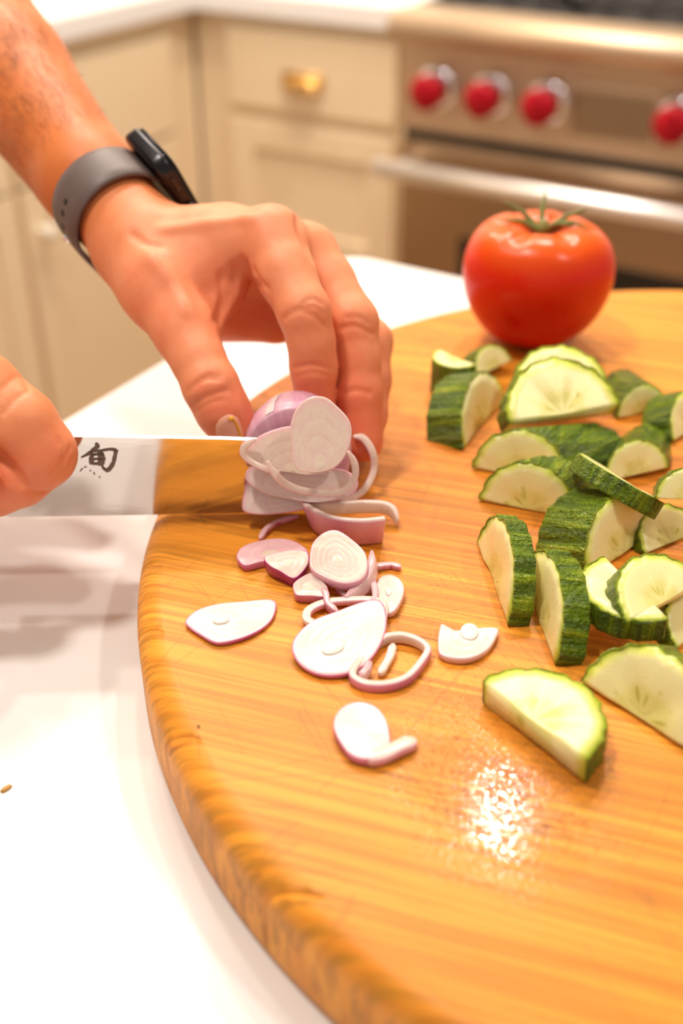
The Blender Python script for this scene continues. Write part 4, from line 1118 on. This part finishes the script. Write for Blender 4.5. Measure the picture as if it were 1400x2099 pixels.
def tone(V):
    """skin colour: browner arm, pinker hand, redder joints and fingertips"""
    px = 700+FPX*V[:, 0]/V[:, 2]; py = 1049.5-FPX*V[:, 1]/V[:, 2]
    arm = np.array([0.63, 0.180, 0.042]); hand = np.array([0.84, 0.330, 0.160]); red = np.array([0.80, 0.175, 0.085])
    wrist = loc(300, 478, .56); ax_ = loc(182, 362, .588)-wrist; ax_ = ax_/np.linalg.norm(ax_)
    f = np.clip(((V-wrist) @ ax_+0.035)/0.07, 0, 1)[:, None]; n_ = np.arange(len(V))[:, None]; f = np.where(n_ >= len(VL), 0.25, f); f = np.where(n_ >= len(VL)+len(VR), 1.0, f)
    c = hand*(1-f)+arm*f
    for p, r, w in [((476, 874, .50), .022, .8), ((440, 800, .49), .016, .45), ((646, 830, .52), .024, .75), ((640, 640, .50), .012, .5), ((744, 905, .53), .028, .75), ((735, 668, .52), .013, .5),
                    ((755, 800, .55), .03, .4), ((300, 600, .51), .025, .25), ((560, 440, .52), .016, .25), ((450, 620, .53), .03, .4), ((470, 650, .60), .05, .6),
                    ((120, 940, .475), .016, .35), ((20, 1020, .47), .02, .55)]:
        q = np.exp(-np.sum((V-loc(*p))**2, 1)/(r*r))[:, None]*w; c = c*(1-q)+red*q
    return c
cols = tone(V)
def mat_skin():
    t = NT('skin'); c = t.coord()
    col = t.n('Attribute', _attribute_name='Col').outputs['Color']
    mot = t.noise(c, 110.0, 4, 0.6)
    col = t.mix(t.ramp(mot, [(0.42, (0, 0, 0)), (0.72, (0.55, 0.55, 0.55))]), col, t.mix(1.0, col, (0.93, 0.72, 0.66), 'MULTIPLY'))
    vo = t.n('TexVoronoi', Vector=c, Scale=900.0, _feature='DISTANCE_TO_EDGE').outputs[0]
    lines = t.noise(t.n('Mapping', Vector=c, Scale=(260, 260, 90), Rotation=(0.3, 0.5, 0.4)).outputs[0], 1.0, 3, 0.6)
    nrm = t.bump(t.math('ADD', t.math('MULTIPLY', t.math('MINIMUM', vo, 0.12), 2.0), t.math('MULTIPLY', lines, 0.8)), 0.28, 0.0005)
    return t.out(Base__Color=col, Roughness=0.46, Normal=nrm, Subsurface__Weight=0.22, Subsurface__Radius=(1.0, 0.30, 0.14), Subsurface__Scale=0.004, Specular__IOR__Level=0.34)
M_SKIN = mat_skin()
me = bpy.data.meshes.new('person')
me.from_pydata(to_world(V).tolist(), [], Q.tolist()); me.update()
paint(me, cols)
person = obj('person', me, M_SKIN)
sm = person.modifiers.new('soften', 'SMOOTH'); sm.factor = 0.5; sm.iterations = 3
tag(person, 'person with a grey watch steadying a shallot and slicing with a knife', 'person')

# nails
def nail(pix, label, colr=(0.88, 0.42, 0.28)):
    N = 40; ol_ = spline(pix, N); c0 = sum(ol_)/N; pts = []; bm = bmesh.new(); rows = []
    for f, lift in ((1.0, -0.0002), (0.94, 0.0003), (0.6, 0.0005), (0.25, 0.0005)):
        row = []
        for p in ol_:
            q = c0+(p-c0)*f; hpt = on_skin(FL, left, q[0], q[1])
            if hpt is None: return
            row.append(bm.verts.new(Vector(to_world(hpt+FL.grad(left, hpt)*lift))))
        rows.append(row)
    for a, b in zip(rows, rows[1:]):
        for k in range(N): bm.faces.new((a[k], a[(k+1) % N], b[(k+1) % N], b[k]))
    bm.faces.new(rows[-1]); bmesh.ops.recalc_face_normals(bm, faces=bm.faces)
    o = obj('nail', bm, simple('nail', colr, 0.36), person); o['label'] = label; return o
nail([(441, 882), (449, 860), (468, 849), (486, 855), (496, 876), (498, 900), (480, 910), (452, 906)], 'pale thumb nail')
nail([(754, 884), (762, 870), (772, 872), (776, 892), (774, 925), (766, 945), (756, 935), (751, 908)], 'middle finger nail', (0.84, 0.48, 0.39))

# hair on the forearm
bm = bmesh.new(); rg = random.Random(5)
axis = loc(*W_[0])-loc(*W_[2]); axis /= np.linalg.norm(axis)
for i in range(2200):
    px, py = rg.uniform(-60, 250), rg.uniform(-60, 420)
    hp = on_skin(FL, left, px, py)
    if hp is None or (hp-loc(*W_[1])) @ axis > -0.004-0.03*rg.random()**2: continue
    g = FL.grad(left, hp); tdir = axis*0.8+np.cross(g, axis)*rg.uniform(-.7, .3); tdir -= g*(tdir @ g); tdir /= np.linalg.norm(tdir)
    side = np.cross(g, tdir)*0.00010; ln = rg.uniform(.006, .013); prev = None
    for j in range(4):
        f = j/3; p = hp+tdir*ln*f+g*(0.0028*math.sin(f*2.2)*rg.uniform(.6, 1.2)); w = side*(1-0.8*f)
        cur = (bm.verts.new(Vector(to_world(p-w))), bm.verts.new(Vector(to_world(p+w))))
        if prev: bm.faces.new((prev[0], prev[1], cur[1], cur[0]))
        prev = cur
o = obj('arm_hair', bm, simple('arm_hair', (0.22, 0.085, 0.030), 0.55), person); o['kind'] = 'stuff'

# ------------------------------------------------------------------ the watch round the left wrist
wc = loc(243, 428, .573); wa = loc(*W_[0])-loc(*W_[1]); wa /= np.linalg.norm(wa)
wn = np.array([0.77, 0.63, 0.05]); wn -= wa*(wn @ wa); wn /= np.linalg.norm(wn)
wt = np.cross(wa, wn)
def wpt(p): return Vector(to_world(p))
def radius_at(ang, off):
    d = wn*math.cos(ang)+wt*math.sin(ang); o = wc+wa*off
    lo_, t = 0.0, 0.004
    while t < 0.06 and FL.sample(left, o+d*t) < 0: t += 0.0004
    return t
NA = 96
rad = np.array([max(radius_at(2*math.pi*k/NA, o) for o in (-.010, -.004, .004, .010)) for k in range(NA)])
for _ in range(14): rad = (np.roll(rad, 1)+2*rad+np.roll(rad, -1))/4
rad += 0.0004
watch = empty('wrist_watch', wpt(wc))
tag(watch, 'square black watch on a taupe strap with holes round the wrist', 'watch')
def wchild(name, bm, mat, smooth=True, par=None):
    o = obj(name, bm, mat, par or watch, smooth)
    o.data.transform(Matrix.Translation(-Vector(watch.location))); return o
M_STRAP = NT('taupe_rubber'); M_STRAP = M_STRAP.out(Base__Color=(0.125, 0.088, 0.080, 1), Roughness=0.5)
bm = bmesh.new(); rows = []; hw = 0.0122
sect = [(-hw, 0.0), (-hw, 0.0014), (-hw*.93, 0.0021), (-hw*.5, 0.0024), (hw*.5, 0.0024), (hw*.93, 0.0021), (hw, 0.0014), (hw, 0.0)]
for k in range(NA):
    a = 2*math.pi*k/NA; d = wn*math.cos(a)+wt*math.sin(a)
    rows.append([bm.verts.new(wpt(wc+wa*u_+d*(rad[k]+v_))) for u_, v_ in sect])
for k in range(NA):
    a, b = rows[k], rows[(k+1) % NA]
    for j in range(8): bm.faces.new((a[j], a[(j+1) % 8], b[(j+1) % 8], b[j]))
bmesh.ops.recalc_face_normals(bm, faces=bm.faces)
strap = wchild('strap', bm, M_STRAP)
# punched holes and the steel pin, placed where the photograph shows them
def strap_ang(px, py):
    best = None
    for k in range(NA):
        d = wn*math.cos(2*math.pi*k/NA)+wt*math.sin(2*math.pi*k/NA); p = wc+d*(rad[k]+.0024)
        q = (700+FPX*p[0]/p[2], 1049.5-FPX*p[1]/p[2]); e = (q[0]-px)**2+(q[1]-py)**2+(40000 if d[2] > 0.2 else 0)
        if best is None or e < best[0]: best = (e, k)
    return best[1]
kh = [strap_ang(150, 417), strap_ang(138, 440), strap_ang(131, 463)]
for k in kh:
    a = 2*math.pi*k/NA; d = wn*math.cos(a)+wt*math.sin(a); tt = np.cross(wa, d)
    M = Matrix((list(wa)+[0], list(tt)+[0], list(d)+[0], [0, 0, 0, 1])).transposed()
    Mw = Matrix.Translation(wpt(wc+d*(rad[k]+0.00225))) @ (Matrix(((*AX[0], 0), (*AX[1], 0), (*AX[2], 0), (0, 0, 0, 1))).transposed() @ M)
    bm = bmesh.new(); lathe(bm, [(0.0, 0.0003), (0.0016, 0.0003), (0.0019, 0.0)], 16, Mw, close=False)
    wchild('strap_hole', bm, M_BLACK, par=strap)
k = (kh[2]+int(np.sign(kh[2]-kh[0]))*4) % NA; a = 2*math.pi*k/NA; d = wn*math.cos(a)+wt*math.sin(a)
bm = bmesh.new(); bmesh.ops.create_uvsphere(bm, u_segments=14, v_segments=8, radius=0.0022)
for v in bm.verts: v.co += wpt(wc+d*(rad[k]+0.0024))
wchild('pin', bm, M_CHROME, par=strap)
# case: rounded square box, glass lens, crown and side button
case_c = wc+wn*(float(np.interp(0, [0], [rad[0]]))+0.0050)
MC = Matrix.Translation(wpt(case_c)) @ (Matrix(((*AX[0], 0), (*AX[1], 0), (*AX[2], 0), (0, 0, 0, 1))).transposed() @ Matrix((list(wa)+[0], list(wt)+[0], list(wn)+[0], [0, 0, 0, 1])).transposed())
def rbox_at(name, mat, sx, sy, z0, z1, corner, bev, ox=0, oy=0, seg=5, par=None):
    bm = bmesh.new(); box(bm, ox-sx/2, ox+sx/2, oy-sy/2, oy+sy/2, z0, z1)
    ve = [e for e in bm.edges if abs(e.verts[0].co.z-e.verts[1].co.z) > (z1-z0)*0.5]
    bmesh.ops.bevel(bm, geom=ve, offset=corner, segments=7, affect='EDGES', profile=0.5)
    he = [e for e in bm.edges if len(e.link_faces) == 2 and abs(e.link_faces[0].normal.z-e.link_faces[1].normal.z) > 0.5]
    bmesh.ops.bevel(bm, geom=he, offset=bev, segments=seg, affect='EDGES', profile=0.5)
    for v in bm.verts: v.co = MC @ v.co
    bmesh.ops.recalc_face_normals(bm, faces=bm.faces)
    return wchild(name, bm, mat, par=par)
case = rbox_at('case', simple('watch_case_metal', (0.035, 0.033, 0.036), 0.28, 0.9), 0.0385, 0.0450, -0.0052, 0.0036, 0.0095, 0.0025)
rbox_at('screen', simple('watch_glass', (0.008, 0.008, 0.010), 0.05), 0.0355, 0.0420, 0.0030, 0.0054, 0.0085, 0.0020)
bm = bmesh.new(); lathe(bm, [(0, 0), (0.0034, 0), (0.0036, 0.0004), (0.0036, 0.0018), (0.003, 0.0024), (0, 0.0024)], 24, MC @ Matrix.Translation((0.0190, 0.010, -0.0006)) @ Matrix.Rotation(math.pi/2, 4, 'Y'))
wchild('crown', bm, simple('crown_metal', (0.10, 0.09, 0.09), 0.25, 1.0), par=case)
bm = bmesh.new(); box(bm, 0.0186, 0.0200, -0.014, -0.004, -0.0018, 0.0006, bevel=0.0006)
for v in bm.verts: v.co = MC @ v.co
wchild('side_button', bm, simple('button_metal', (0.05, 0.05, 0.055), 0.25, 1.0), par=case)

# a scrap of yellow peel stuck to the thumb
hp = on_skin(FL, left, 474, 857); g = FL.grad(left, hp)
bm = bmesh.new(); pts = [hp+g*0.0006]
for q in ((478, 860), (486, 874), (492, 890), (495, 902)):
    h2 = on_skin(FL, left, *q)
    if h2 is not None: pts.append(h2+FL.grad(left, h2)*0.0003)
tube(bm, [to_world(p) for p in [hp+g*0.0012-np.array([.0015, 0, 0])]+pts], [0.0009, 0.0014]+[0.0007]*(len(pts)-1), 8)
tag(obj('food_scrap', bm, simple('yellow_scrap', (0.85, 0.40, 0.03), 0.35)), 'scrap of yellow peel stuck on the thumb beside its nail', 'scrap')
# short sleeves over the upper arms
for nm, a, b in (('left', elbow_l, should_l), ('right', elbow_r, should_r)):
    bm = bmesh.new(); p0, p1 = a+(b-a)*0.45, b+(b-a)*0.12
    tube(bm, [to_world(p0+(p1-p0)*f) for f in (0, .02, .3, .7, 1)], [0.060, 0.061, 0.063, 0.066, 0.066], 36)
    obj('sleeve', bm, simple('navy_cotton', (0.03, 0.04, 0.08), 0.85), person)
del palm, left, right, fist, arms
